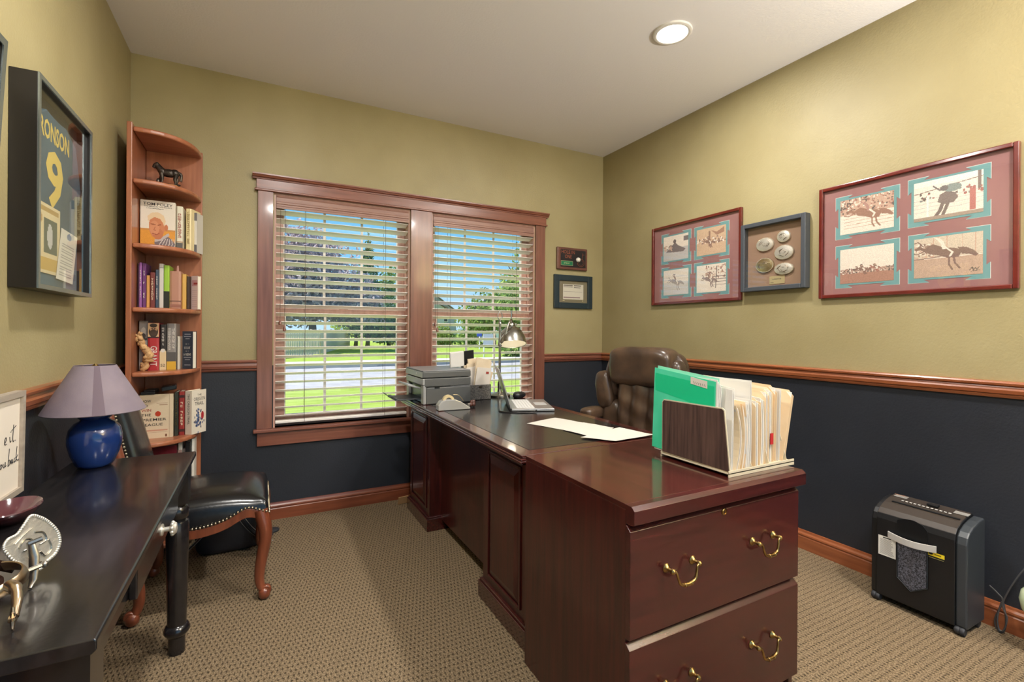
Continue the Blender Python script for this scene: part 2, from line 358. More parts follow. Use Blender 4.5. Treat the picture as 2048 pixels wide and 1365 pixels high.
def carpet_material():
    m = bpy.data.materials.new('carpet'); m.use_nodes = True; nt = m.node_tree; b = nt.nodes['Principled BSDF']; N = nt.nodes.new; L = nt.links.new
    def mth(op, a, bb=None, c=None):
        n = N('ShaderNodeMath'); n.operation = op
        for i, q in enumerate((a, bb, c)):
            if q is None: continue
            if isinstance(q, (int, float)): n.inputs[i].default_value = q
            else: L(q, n.inputs[i])
        return n.outputs[0]
    tc = N('ShaderNodeTexCoord'); sp = N('ShaderNodeSeparateXYZ'); L(tc.outputs['Object'], sp.inputs[0])
    wob = N('ShaderNodeTexNoise'); wob.inputs['Scale'].default_value = 70; L(tc.outputs['Object'], wob.inputs['Vector'])
    wv = mth('MULTIPLY', mth('SUBTRACT', wob.outputs['Fac'], .5), .009)
    X = mth('ADD', sp.outputs['X'], wv); Y = mth('ADD', sp.outputs['Y'], wv)
    ry = mth('DIVIDE', Y, .0255); row = mth('FLOOR', ry); fy = mth('ABSOLUTE', mth('SUBTRACT', mth('FRACT', ry), .5))   # 0 on the line
    rx = mth('ADD', mth('DIVIDE', X, .0165), mth('MULTIPLY', row, .5)); fx = mth('ABSOLUTE', mth('SUBTRACT', mth('FRACT', rx), .5))
    line = mth('SMOOTH_MIN', 1, mth('MAXIMUM', mth('SUBTRACT', 1.15, mth('MULTIPLY', fy, 5.2)), 0), .1)
    pit = mth('MAXIMUM', mth('SUBTRACT', 1, mth('MULTIPLY', fx, 3.4)), 0)
    deep = mth('MULTIPLY', line, mth('ADD', .06, mth('MULTIPLY', pit, 1.35)))
    ry2 = mth('DIVIDE', Y, .0145); fy2 = mth('ABSOLUTE', mth('SUBTRACT', mth('FRACT', ry2), .5))
    seam = mth('MULTIPLY', mth('MAXIMUM', mth('SUBTRACT', 1, mth('MULTIPLY', fx, 7)), 0), .45)
    tot = mth('MINIMUM', mth('ADD', deep, seam), 1)
    nz = N('ShaderNodeTexNoise'); nz.inputs['Scale'].default_value = 190; nz.inputs['Detail'].default_value = 4; L(tc.outputs['Object'], nz.inputs['Vector'])
    cr = N('ShaderNodeValToRGB'); cr.color_ramp.elements[0].position = .3; cr.color_ramp.elements[1].position = .7
    cr.color_ramp.elements[0].color = s(78, 63, 46); cr.color_ramp.elements[1].color = s(158, 138, 110); L(nz.outputs['Fac'], cr.inputs[0])
    mx = N('ShaderNodeMix'); mx.data_type = 'RGBA'; L(mth('MULTIPLY', tot, .72), mx.inputs[0]); L(cr.outputs[0], mx.inputs[6]); mx.inputs[7].default_value = s(26, 20, 15); L(mx.outputs[2], b.inputs['Base Color'])
    h = mth('SUBTRACT', mth('MULTIPLY', nz.outputs['Fac'], .5), tot)
    bp = N('ShaderNodeBump'); bp.inputs['Strength'].default_value = .7; bp.inputs['Distance'].default_value = .003; L(h, bp.inputs['Height']); L(bp.outputs[0], b.inputs['Normal'])
    b.inputs['Roughness'].default_value = .95; b.inputs['Specular IOR Level'].default_value = .1
    MATS['carpet'] = m
carpet_material()

YF = -4.45                                     # front wall, behind the camera
W = RW_X
struct(MB().box(-.12, W + .12, YF - .12, .15, -.1, 0).build('floor', 'carpet', world_base=(0, 0, 0)), 'beige looped carpet with rows of dark pits')
struct(MB().box(-.12, W + .12, YF - .12, .15, CEIL, CEIL + .15).build('ceiling', 'ceiling_paint', world_base=(0, 0, CEIL)), 'off white textured ceiling')
struct(MB().box(-.12, 0, YF - .12, .15, 0, CEIL).build('wall_left', 'wall_paint', world_base=(0, 0, 0)), 'olive wall with navy lower half on the left')
struct(MB().box(W, W + .12, YF - .12, .15, 0, CEIL).build('wall_right', 'wall_paint', world_base=(0, 0, 0)), 'olive wall with navy lower half hung with framed photographs')
WIN = [(.722, 1.590), (1.752, 2.624)]; WZ0, WZ1 = .576, 2.056
mb = MB(); xs = [0, WIN[0][0], WIN[0][1], WIN[1][0], WIN[1][1], W]; zs = [0, WZ0, WZ1, CEIL]
for i in range(5):
    for k in range(3):
        if k == 1 and i in (1, 3): continue
        mb.box(xs[i], xs[i + 1], 0, .15, zs[k], zs[k + 1])
struct(mb.build('wall_back', 'wall_paint', world_base=(0, 0, 0)), 'olive wall with navy lower half and two windows')
mb = MB()
mb.box(0, .35, YF - .12, YF, 0, CEIL).box(2.95, W, YF - .12, YF, 0, CEIL).box(.35, 2.95, YF - .12, YF, 2.45, CEIL)  # wide opening put in to let outdoor light reach the room
struct(mb.build('wall_front', 'wall_paint', world_base=(0, 0, 0)), 'wall behind the camera with a wide opening added to admit daylight')

# chair rail and baseboard profiles: (distance from wall, height)
RAIL = [(0, .940), (.010, .940), (.014, .948), (.014, .953), (.022, .958), (.024, .972), (.018, .982), (.016, .988), (.026, .992), (.028, 1.000), (.024, 1.006), (0, 1.008)]
BASEP = [(0, 0), (.016, 0), (.016, .066), (.013, .070), (.013, .074), (.017, .078), (.016, .086), (.010, .094), (.007, .103), (0, .104)]
def run_back(prof, x0, x1, name, mat):
    return struct(MB().prism(prof[::-1], lambda p, t: (t, -p[0], p[1]), x0, x1).build(name, mat, bevel=0))
def run_right(prof, y0, y1, name, mat):
    return struct(MB().prism(prof, lambda p, t: (W - p[0], t, p[1]), y0, y1).build(name, mat))
def run_left(prof, y0, y1, name, mat):
    return struct(MB().prism(prof[::-1], lambda p, t: (p[0], t, p[1]), y0, y1).build(name, mat))
run_back(RAIL, 0, .630, 'trim_1', 'trim_wood'); run_back(RAIL, 2.714, W, 'trim_2', 'trim_wood')
run_right(RAIL, YF, 0, 'trim_3', 'trim_wood_y'); run_left(RAIL, YF, 0, 'trim_4', 'trim_wood_y')
run_back(BASEP, 0, W, 'baseboard_back', 'base_wood'); run_right(BASEP, YF, 0, 'baseboard_right', 'trim_wood_y'); run_left(BASEP, YF, 0, 'baseboard_left', 'trim_wood_y')

# window surround
t5 = struct(thing('trim_5', 'stained wood window surround with crown head and apron', None, (1.672, 0, .469)))
for x0, x1 in ((.630, .716), (1.592, 1.750), (2.628, 2.714)): box('casing', x0, x1, -.020, 0, WZ0, 2.060, 'trim_wood_z', t5, .002)
box('head_bead', .612, 2.732, -.030, 0, 2.056, 2.070, 'trim_wood', t5, .004)
box('head_frieze', .622, 2.722, -.022, 0, 2.070, 2.128, 'trim_wood', t5, .001)
MB().prism([(0, 2.128), (-.026, 2.128), (-.028, 2.136), (-.036, 2.140), (-.042, 2.150), (-.046, 2.152), (-.046, 2.160), (0, 2.160)], lambda p, t: (t, p[0], p[1]), .600, 2.742).build('crown', 'trim_wood', t5)
box('stool', .612, 2.732, -.042, .06, .555, .576, 'trim_wood', t5, .005, 3)
box('apron', .633, 2.711, -.018, 0, .469, .555, 'trim_wood', t5, .002)

M('blind_wood', s(246, 240, 232), 0.4); M('valance_wood', s(138, 100, 88), 0.4, col2=s(150, 112, 98), nscale=5, nstretch=(.6, 9, 9)); M('vinyl_white', s(222, 212, 202), 0.4); M('cord', s(96, 78, 66), 0.7)
def window(n, x0, x1):
    w = struct(thing('window_%d' % n, 'double hung window with grid panes' + (' left of the wide mullion' if n == 1 else ' right of the wide mullion'), None, ((x0 + x1) / 2, .1, WZ0)))
    j = .010
    box('jamb', x0, x0 + j, .0, .15, WZ0, WZ1, 'sash_wood', w); box('jamb', x1 - j, x1, .0, .15, WZ0, WZ1, 'sash_wood', w)
    box('jamb', x0 + j, x1 - j, .0, .15, WZ1 - j, WZ1, 'sash_wood', w); box('sill', x0 + j, x1 - j, .06, .17, WZ0 - .01, WZ0 + .012, 'sash_wood', w)
    a, b = x0 + j, x1 - j
    for part, y0, y1, z0, z1, st in (('upper_sash', .112, .145, 1.288, WZ1 - j, .046), ('lower_sash', .078, .110, WZ0 + .012, 1.335, .056)):
        mb = MB(); mb.box(a, a + st, y0, y1, z0, z1).box(b - st, b, y0, y1, z0, z1).box(a + st, b - st, y0, y1, z0, z0 + .048).box(a + st, b - st, y0, y1, z1 - .046, z1)
        sash = mb.build(part, 'sash_wood', w, .002)
        yc = (y0 + y1) / 2; mb = MB(); st2 = st + .007
        mb.box(a + st, a + st2, y0 + .006, y1 - .006, z0 + .048, z1 - .046).box(b - st2, b - st, y0 + .006, y1 - .006, z0 + .048, z1 - .046).box(a + st2, b - st2, y0 + .006, y1 - .006, z0 + .048, z0 + .054).box(a + st2, b - st2, y0 + .006, y1 - .006, z1 - .052, z1 - .046)
        mb.build('glazing_bead', 'vinyl_white', sash)
        gx0, gx1, gz0, gz1 = a + st2, b - st2, z0 + .054, z1 - .052
        for k in (1, 2):
            xc = gx0 + (gx1 - gx0) * k / 3; box('muntin', xc - .008, xc + .008, yc - .004, yc + .004, gz0, gz1, 'vinyl_white', sash)
        zc = (gz0 + gz1) / 2; box('muntin', gx0, gx1, yc - .0035, yc + .0035, zc - .008, zc + .008, 'vinyl_white', sash)
        box('glass_pane', gx0, gx1, yc + .006, yc + .009, gz0, gz1, 'pane', sash)
    lk = MB().box((a + b) / 2 - .03, (a + b) / 2 + .03, .092, .112, 1.335, 1.349).build('sash_lock', 'brass', w, .003)
window(1, *WIN[0]); window(2, *WIN[1])

def blind(x0, x1, label, cords, ladders):
    a, b = x0 + .012, x1 - .012
    t = thing('window_blind', label, 'blind', ((a + b) / 2, .038, .60), group='wood slat blinds in the windows')
    MB().prism([(.030, 2.045), (-.004, 2.045), (-.007, 2.036), (-.004, 2.030), (-.004, 2.006), (-.008, 2.002), (-.008, 1.992), (-.004, 1.988), (-.004, 1.978), (-.008, 1.974), (-.008, 1.962), (.004, 1.962), (.004, 2.02), (.030, 2.02)], lambda p, q: (q, p[0], p[1]), a, b).build('valance', 'valance_wood', t)
    box('headrail', a, b, .012, .068, 1.985, 2.040, 'vinyl_white', t)
    zt, zb, n = 1.945, .640, 25; th = math.radians(17); hd = .0315; ht = .0014
    c_, s_ = math.cos(th), math.sin(th)
    mb = MB()
    prof = [(-hd, -ht), (0, -ht + .0012), (hd, -ht), (hd, ht), (0, ht + .0012), (-hd, ht)]
    prof = [(p * c_ + q * s_, -p * s_ + q * c_) for p, q in prof]      # room edge high, outer edge low
    mb.prism(prof[::-1], lambda p, q: (q, .038 + p[0], zt + p[1]), a, b)
    s0 = mb.build('slat', 'blind_wood', t)
    for k in range(1, n): inst(s0, t, (0, 0, -(zt - zb) * k / (n - 1)))
    box('bottom_rail', a, b, .012, .064, .596, .614, 'blind_wood', t, .004)
    for x in ladders:
        for yy in (.006, .070): MB().tube([(x, yy, 1.985), (x, yy, .6)], .0011, 5).build('ladder_cord', 'cord', t)
    for x, z in cords:
        cd = MB().tube([(x, .000, 1.97), (x, .001, z + .03)], .0012, 5).build('pull_cord', 'cord', t)
        MB().lathe([(.001, .034), (.005, .028), (.009, .012), (.010, .004), (.007, 0)], (x, .001, z), 12).build('tassel', 'trim_wood_z', cd)
blind(*WIN[0], 'wooden slat blind in the window left of the mullion', [(.758, 1.225), (.784, 1.185)], [.905, 1.42])
blind(*WIN[1], 'wooden slat blind in the window behind the desk lamp', [(1.783, 1.225), (1.800, 1.185)], [1.90, 2.46])

# ------------------------------------------------------------------ recessed ceiling lamps
emis('lamp_lens', (1, .93, .80, 1), 9.0)
def can(x, y, label, k=1.0):
    t = thing('ceiling_light', label, 'light', (x, y, CEIL - .012), group='recessed ceiling lights')
    MB().lathe([(.074, .010), (.078, .002), (.086, 0), (.096, .004), (.098, .012)], (x, y, CEIL - .012), 40, caps=False).build('trim_ring', 'white_paint', t)
    MB().lathe([(.0001, .004), (.045, .005), (.076, .010)], (x, y, CEIL - .012), 40, caps=False).build('lens', 'lamp_lens', t)
    ld = bpy.data.lights.new('recessed_lamp', 'AREA'); ld.shape = 'DISK'; ld.size = .15; ld.energy = CAN_POWER * k; ld.color = (1, .97, .92)
    lo = bpy.data.objects.new('recessed_lamp', ld); C.objects.link(lo); lo.parent = t; lo.location = (0, 0, -.004)
can(2.515, -1.567, 'lit round recessed ceiling light above the desk chair', .75)
can(.80, -1.60, 'recessed ceiling light above the black console table', .75)
can(.80, -3.45, 'recessed ceiling light behind the camera on the left', 1.15)
can(2.515, -3.45, 'recessed ceiling light behind the camera on the right', 1.15)
fl = thing('fill_uplighter', 'unseen uplighter lamp added behind the camera to brighten the ceiling', 'lamp', (3.02, -4.12, 0))  # added lamp, out of view, lifts the ceiling brightness
MB().lathe([(.14, 0), (.14, .012), (.03, .03), (.012, .05)], (3.02, -4.12, .0005), 32).build('base', 'nickel', fl); MB().tube([(3.02, -4.12, .04), (3.02, -4.12, 1.72)], .012, 12).build('pole', 'nickel', fl)
MB().lathe([(.02, 1.70), (.06, 1.72), (.15, 1.80), (.17, 1.84), (.168, 1.842), (.148, 1.806), (.058, 1.726), (.001, 1.722)], (3.02, -4.12, 0), 32, caps=False).build('bowl_shade', 'white_paint', fl)
ul = bpy.data.lights.new('fill_uplight', 'AREA'); ul.shape = 'DISK'; ul.size = .26; ul.energy = FILL_UPLIGHT; ul.color = (1, .97, .94); uo = bpy.data.objects.new('fill_uplight', ul); C.objects.link(uo); uo.parent = fl; uo.location = (0, 0, 1.835); uo.rotation_euler = (math.pi, 0, 0)

# ------------------------------------------------------------------ outdoors
GZ = -.5
M('grass', s(122, 144, 52), 0.9, col2=s(160, 176, 84), nscale=3.5, nstretch=(.35, 2.2, 1), bump=.4, bscale=40, spec=.1, sharp=(.3, .7), bdist=.03)
M('asphalt', s(150, 146, 148), 0.9, col2=s(168, 164, 165), nscale=2, bump=.3, bscale=50); M('concrete', s(206, 200, 192), 0.85, col2=s(218, 213, 206), nscale=1.5); M('curb_concrete', s(168, 164, 158), .85)
struct(MB().box(-90, 130, -60, 11.2, GZ - .2, GZ).build('lawn', 'grass', world_base=(0, 0, GZ)), 'mown lawn between the house and the street')
struct(MB().box(-90, 130, 11.2, 19.4, GZ - .2, GZ - .06).build('street', 'asphalt', world_base=(0, 11, GZ)), 'pale asphalt street')
struct(MB().box(-90, 130, 19.4, 19.8, GZ - .2, GZ + .06).build('curb', 'curb_concrete', world_base=(0, 19, GZ)), 'concrete curb on the far side of the street')
struct(MB().box(-90, 130, 19.8, 22.6, GZ - .2, GZ + .05).build('sidewalk', 'concrete', world_base=(0, 20, GZ)), 'bright concrete sidewalk across the street')
struct(MB().box(-90, 130, 22.6, 160, GZ - .2, GZ + .03).build('lawn', 'grass', world_base=(0, 23, GZ)), 'lawn beyond the sidewalk')
struct(box('foundation', -.12, W + .12, YF - .12, .15, GZ, -.1, 'concrete'), 'concrete foundation under the room')
struct(box('bounce_slab', -2, 6, -13, YF - .12, -.15, -.02, 'concrete'), 'unseen concrete slab added behind the room to bounce sunlight in')  # added sunlit slab, out of view, reflects light onto the ceiling

M('fence_wood', s(206, 184, 166), .8, col2=s(226, 206, 190), nscale=8, nstretch=(6, 6, .5))
def fence(p0, p1, label, h=1.62):
    p0, p1 = V(*p0), V(*p1); d = p1 - p0; L = np.linalg.norm(d); ang = math.atan2(d[1], d[0])
    t = thing('wooden_fence', label, 'fence', (p0[0], p0[1], GZ), ang, group='weathered fences across the street')
    pk = MB().box(.006, .126, -.012, .012, .05, h).build('plank', 'fence_wood', t, local=True)
    for k in range(1, int(L / .16)): inst(pk, t, (k * .16, 0, (k * 37 % 5) * .006))
    for z in (.3, 1.3): MB().box(0, L, .012, .05, z, z + .09).build('rail', 'fence_wood', t, local=True)
    ps = MB().box(0, .1, .03, .13, 0, h + .05).build('post', 'fence_wood', t, local=True)
    for k in range(1, int(L / 2.4) + 1): inst(ps, t, (min(k * 2.4, L - .1), 0, 0))
fence((.4, 25.6), (4.1, 30.0), 'weathered grey plank fence facing the street under the purple tree')
fence((4.1, 30.0), (8.4, 45.5), 'weathered grey plank fence running back from the street')

M('bark', s(74, 58, 48), .9, col2=s(96, 78, 64), nscale=6, nstretch=(8, 8, 1))
def tree(name, label, loc, blobs, cols, n, leaf, trunk_h, trunk_r, cat='tree', group=None):
    x, y = loc; t = thing(name, label, cat, (x, y, GZ + .02), group=group)
    if trunk_h: 
        mb = MB().tube([(x, y, GZ), (x + .05, y, GZ + trunk_h * .5), (x, y + .05, GZ + trunk_h)], [trunk_r * 1.25, trunk_r, trunk_r * .7], 8)
        for k in range(5):
            a = k * 1.26 + .3; mb.tube([(x, y, GZ + trunk_h * .8), (x + math.cos(a) * trunk_h * .22, y + math.sin(a) * trunk_h * .22, GZ + trunk_h * 1.15)], [trunk_r * .5, trunk_r * .15], 6)
        mb.build('trunk', 'bark', t)
    vol = np.array([b[3] * b[4] * b[5] for b in blobs]) ** .67; vol /= vol.sum(); V_, F_, cl = [], [], []
    for b, share in zip(blobs, vol):
        m = int(n * share); d = RNG.normal(size=(m, 3)); d /= np.linalg.norm(d, axis=1)[:, None]
        rad = RNG.random(m) ** .45 * (1 + .14 * np.sin(d[:, 0] * 7 + b[0]) * np.sin(d[:, 1] * 6 + b[2]) + .12 * np.sin(d[:, 2] * 9))
        cpos = np.array(b[:3]) + d * rad[:, None] * np.array(b[3:6]) + np.array([x, y, GZ])
        for q in range(m):
            u = unit(RNG.normal(size=3)); w_ = unit(np.cross(u, RNG.normal(size=3))); sz = leaf * (.6 + .8 * RNG.random()); o = len(V_); cc = cpos[q]
            V_ += [cc - u * sz, cc + w_ * sz * .5, cc + u * sz, cc - w_ * sz * .5]; F_.append((o, o + 1, o + 2, o + 3))
            c0, c1 = cols[0], cols[1]; f = RNG.random(); cl.append(tuple(c0[i] * (1 - f) + c1[i] * f for i in range(3)) + (1.0,))
    mb = MB(); mb.v = V_; mb.f = F_; mb.sm = [False] * len(F_); mb.col = cl
    mb.build('foliage', 'leaf', t); return t
PUR = (s(140, 120, 134), s(206, 190, 200)); GRN = (s(76, 110, 52), s(164, 188, 100)); DGR = (s(56, 88, 54), s(118, 146, 90)); YGR = (s(120, 150, 56), s(196, 206, 110))
tree('plum_tree', 'large purple leaved tree rising behind the plank fence', (4.0, 35.0), [(0, 0, 5.0, 4.2, 3.4, 3.2), (-2.4, 0, 4.2, 3.2, 3, 2.8), (-1.2, 0, 7.2, 2.8, 2.5, 2.2), (2.6, -.4, 3.6, 2.6, 2.4, 1.9)], PUR, 15000, .19, 3.2, .28)
tree('conifer', 'narrow dark conifer with a pointed top right of the purple tree', (9.4, 42.0), [(0, 0, 2.6, 1.9, 1.9, 1.8), (0, 0, 4.6, 1.5, 1.5, 1.7), (0, 0, 6.6, 1.05, 1.05, 1.6), (0, 0, 8.4, .6, .6, 1.4), (0, 0, 9.7, .22, .22, 1.1)], DGR, 3200, .20, 1.5, .18)
tree('leafy_tree', 'yellow green bushy tree beside the fence end', (8.6, 43.5), [(0, 0, 2.8, 2.6, 2.2, 2.0), (1.4, 0, 2.2, 2.2, 2, 1.6)], YGR, 2600, .20, 1.5, .16)
tree('leafy_tree', 'round green tree in front of the pale house', (11.6, 43.0), [(0, 0, 2.0, 2.6, 2, 2.0), (.2, 0, 5.6, 1.3, 1.2, 2.2), (1.8, 0, 1.6, 2.2, 1.8, 1.6)], GRN, 3400, .20, 1.8, .18)
tree('leafy_tree', 'tall loose tree with a dark trunk at the right of the window view', (15.9, 23.8), [(.2, 0, 4.2, 1.9, 1.9, 1.8), (-.6, 0, 3.2, 1.8, 1.6, 1.0), (.4, 0, 6.3, 1.2, 1.2, 1.5)], GRN, 2600, .15, 5.2, .15)
tree('leafy_tree', 'wide green tree across the street right of the far houses', (20.5, 38.0), [(0, 0, 3.4, 3.2, 2.6, 2.2), (2.4, -.5, 4.6, 2.8, 2.4, 2.6), (-1.8, 0, 2.4, 2.0, 1.8, 1.6)], GRN, 5200, .20, 1.8, .22)
tree('leafy_tree', 'dark reddish tree behind the wide green tree', (25.0, 41.0), [(0, 0, 4.6, 3.0, 2.6, 3.0), (1, 0, 7.2, 2.0, 1.8, 1.8)], (s(96, 70, 66), s(112, 110, 66)), 2800, .22, 2.4, .2)
for x, y, rx, rz, c_, lb in ((16.2, 41.0, 1.2, 1.3, YGR, 'yellow green shrub at the left of the far lawn'), (17.6, 43.5, 1.1, 1.0, DGR, 'dark shrub beside the yellow green shrub'), (18.6, 39.8, 1.6, 1.0, GRN, 'low spreading shrub below the far houses'), (13.8, 46.5, 2.2, 1.5, DGR, 'wide dark hedge shrub left of the mullion'), (14.8, 22.9, .9, .5, GRN, 'small round shrub on the lawn below the loose tree')):
    tree('garden_shrub', lb, (x, y), [(0, 0, rz * .8, rx, rx * .8, rz)], c_, 900, .14, .4, .06, 'shrub', 'shrubs across the street')

M('siding', s(196, 196, 200), .7); M('siding_blue', s(150, 156, 170), .7); M('shingle', s(120, 118, 124), .85, col2=s(138, 134, 140), nscale=6); M('far_glass', s(60, 70, 84), .15); M('far_white', s(232, 230, 228), .6)
def house(name, label, loc, rot, w, d, h, rh, siding, wins):
    t = thing(name, label, 'house', (loc[0], loc[1], GZ), rot, group='houses across the street')
    MB().box(-w / 2, w / 2, 0, d, 0, h).prism([(-w / 2, h), (w / 2, h), (0, h + rh)], lambda p, q: (p[0], q, p[1]), 0, d).build('wall', siding, t, local=True)
    for sg in (-1, 1):
        o = .5; a = V(0, 0, h + rh + .12); e = V(sg * (w / 2 + o), 0, h - o * rh / (w / 2) + .12)
        MB().hexa([a + V(0, -o, 0), e + V(0, -o, 0), e + V(0, d + o, 0), a + V(0, d + o, 0), a + V(0, -o, .16), e + V(0, -o, .16), e + V(0, d + o, .16), a + V(0, d + o, .16)]).build('roof', 'shingle', t, local=True)
    for x0, x1, z0, z1, kd in wins:
        f = MB().box(x0 - .1, x1 + .1, -.06, 0, z0 - .1, z1 + .1).build('garage_door' if kd else 'window', 'far_white', t, local=True)
        if not kd: MB().box(x0, x1, -.08, -.06, z0, z1).build('pane', 'far_glass', f, local=True)
house('gabled_house', 'pale grey gabled house behind the round green tree', (17.5, 57.0), -.25, 9, 9, 4.6, 2.6, 'siding', [(-3, -1.4, .9, 2.2, 0), (.4, 3.6, .1, 2.4, 1), (-.8, .8, 4.4, 5.4, 0)])
house('gabled_house', 'far bluish house with twin gables left half', (28.6, 80.0), -.3, 8, 10, 5.0, 3.0, 'siding_blue', [(-2.6, -1.2, 3.2, 4.6, 0), (1, 2.4, 3.2, 4.6, 0), (-3, 0, .2, 2.6, 1)])
house('gabled_house', 'far bluish house with twin gables right half', (38.6, 77.0), -.3, 7, 10, 5.2, 2.8, 'siding_blue', [(-2, -.6, 3.2, 4.6, 0), (.6, 2, 3.2, 4.6, 0), (-1.4, 1.6, .2, 2.6, 1)])
yt = thing('yard_sign', 'white yard sign with a blue square across the street', 'sign', (13.0, 23.1, GZ))
MB().box(12.66, 12.72, 23.08, 23.12, GZ, .9).box(13.3, 13.36, 23.08, 23.12, GZ, .9).build('post', 'far_white', yt)
box('panel', 12.62, 13.42, 23.04, 23.08, .15, .95, 'siding', yt)
M('sign_blue', s(40, 80, 180), .5); box('emblem', 12.20, 12.52, 23.04, 23.06, .80, 1.06, 'sign_blue', yt); MB().box(12.36, 12.40, 23.06, 23.10, .02, 1.06).box(12.36, 12.66, 23.06, 23.10, .5, .54).build('bracket', 'far_white', yt)
# ------------------------------------------------------------------ corner bookcase
bc = thing('corner_bookcase', 'tall cherry quarter round corner bookcase full of books', 'bookcase', (.2, -.2, 0))
BX0, BX1, BY0, BY1 = .078, .340, -.042, -.352        # inside faces of the two panels and the shelf reach
box('side_panel', .055, .078, -.362, -.020, 0, 2.232, 'case_wood', bc, .003)
box('side_panel', .078, .344, -.042, -.020, 0, 2.228, 'case_wood', bc, .003)
def qshelf(z, th=.024, name='shelf'):
    pts = [(BX0, BY0), (BX0, BY1)]
    for k in range(1, 15):
        a = math.pi / 2 * k / 15; pts.append((BX0 + (BX1 - BX0) * math.sin(a) ** .82, BY0 + (BY1 - BY0) * math.cos(a) ** .82))
    pts.append((BX1, BY0))
    return MB().prism(pts, lambda p, q: (p[0], p[1], q), z - th, z).build(name, 'case_wood_x', bc, .008, 3)
SH = [1.955, 1.630, 1.305, .975, .610, .280]
qshelf(2.216, .026, 'top_shelf')
for z in SH: qshelf(z)
qshelf(.075, .024, 'bottom_shelf')
M('case_shadow', s(70, 36, 24), .5)
mb = MB()
for z0, z1 in zip(SH[1:], SH[:-1]):
    for k in range(3):
        for x in (.16, .30): mb.lathe([(.0025, 0), (.0025, .0012)], (x, -.0425, z0 + .13 + k * .032), 8, (1, 0, 0), (0, 0, 1), (0, -1, 0))
stuff(mb.build('shelf_pin_holes', 'case_shadow', bc))
CX, CY = .6531, -3.3464
def book(label, x0, x1, yf, z, h, col, pages=(226, 214, 190), depth=.13, lean=0.0, rot=0.0, title=None, tcol='paper', bands=(), rough=.45, tw=.62, kindname='book', tsize=None, flat=None):
    # an upright book: spine towards the room; built upright then leaned about its foot and turned about z
    w = x1 - x0; cx = (x0 + x1) / 2
    t = thing(kindname, label, 'book', (cx, yf, z), rot)
    if lean: t.rotation_euler = (0, lean, rot)
    cm = M('cover_%d_%d_%d' % col, s(*col), rough); pg = M('pages_%d_%d_%d' % pages, s(*pages), .8)
    c = min(.0022, w * .16); d = depth
    MB().box(-w / 2, -w / 2 + c, 0, d, 0, h).box(w / 2 - c, w / 2, 0, d, 0, h).add([(-w / 2, 0, 0), (-w / 2 + w * .2, -.0035, 0), (w / 2 - w * .2, -.0035, 0), (w / 2, 0, 0), (w / 2, .003, 0), (-w / 2, .003, 0), (-w / 2, 0, h), (-w / 2 + w * .2, -.0035, h), (w / 2 - w * .2, -.0035, h), (w / 2, 0, h), (w / 2, .003, h), (-w / 2, .003, h)], [(0, 1, 7, 6), (1, 2, 8, 7), (2, 3, 9, 8), (3, 4, 10, 9), (5, 0, 6, 11), (5, 4, 3, 2, 1, 0), (6, 7, 8, 9, 10, 11)]).build('cover', cm, t, local=True)
    MB().box(-w / 2 + c, w / 2 - c, .003, d - .004, .003, h - .004).build('page_block', pg, t, local=True)
    for z0, z1, bc_ in bands:
        MB().box(-w / 2 - .0002, w / 2 + .0002, -.0042, .001, z0 * h, z1 * h).build('spine_band', M('band_%d_%d_%d' % bc_, s(*bc_), rough), t, local=True)
    if title:
        if title.startswith('~'): MB().marks(len(title) - 1, (0, -.0046, h * .52), (0, 0, -1), (1, 0, 0), (tsize or w * .55), h * tw).build('spine_lettering', tcol, t, local=True)
        else: MB().text(title, (0, -.0046, h * .52), (0, 0, -1), (1, 0, 0), tsize or w * .55, width=h * tw, bold=.01).build('spine_lettering', tcol, t, local=True)
    return t
def cover_book(label, x0, x1, yf, z, h, th, canvas, rot=0.0, lean=0.0, pages=(232, 224, 206), texts=(), spine=(225, 215, 190)):
    # a book set with its front cover to the room
    w = x1 - x0; t = thing('book', label, 'book', ((x0 + x1) / 2, yf, z), rot)
    MB().box(-w / 2, w / 2, 0, .002, 0, h).box(-w / 2, w / 2, th - .002, th, 0, h).box(-w / 2, -w / 2 + .002, .002, th - .002, 0, h).build('cover', M('cover_%d_%d_%d' % spine, s(*spine), .45), t, local=True)
    MB().box(-w / 2 + .002, w / 2 - .003, .002, th - .002, .002, h - .003).build('page_block', M('pages_%d_%d_%d' % pages, s(*pages), .8), t, local=True)
    Mx = BASE[t.as_pointer()]; o = Mx @ Vector((-w / 2, -.0006, 0)); r = Mx.to_3x3() @ Vector((1, 0, 0))
    canvas.mesh('cover_print', o, r, (0, 0, 1), w, h, 'print_gloss', t)
    for body, u, v, width, size, mat in texts:
        mb = MB()
        if body.startswith('~'): mb.marks(len(body) - 1, (w * (u - .5), -.0012, h * v), (1, 0, 0), (0, 0, 1), h * size, w * width)
        else: mb.text(body, (w * (u - .5), -.0012, h * v), (1, 0, 0), (0, 0, 1), h * size, width=w * width, bold=.008)
        mb.build('lettering', mat, t, local=True)
    return t

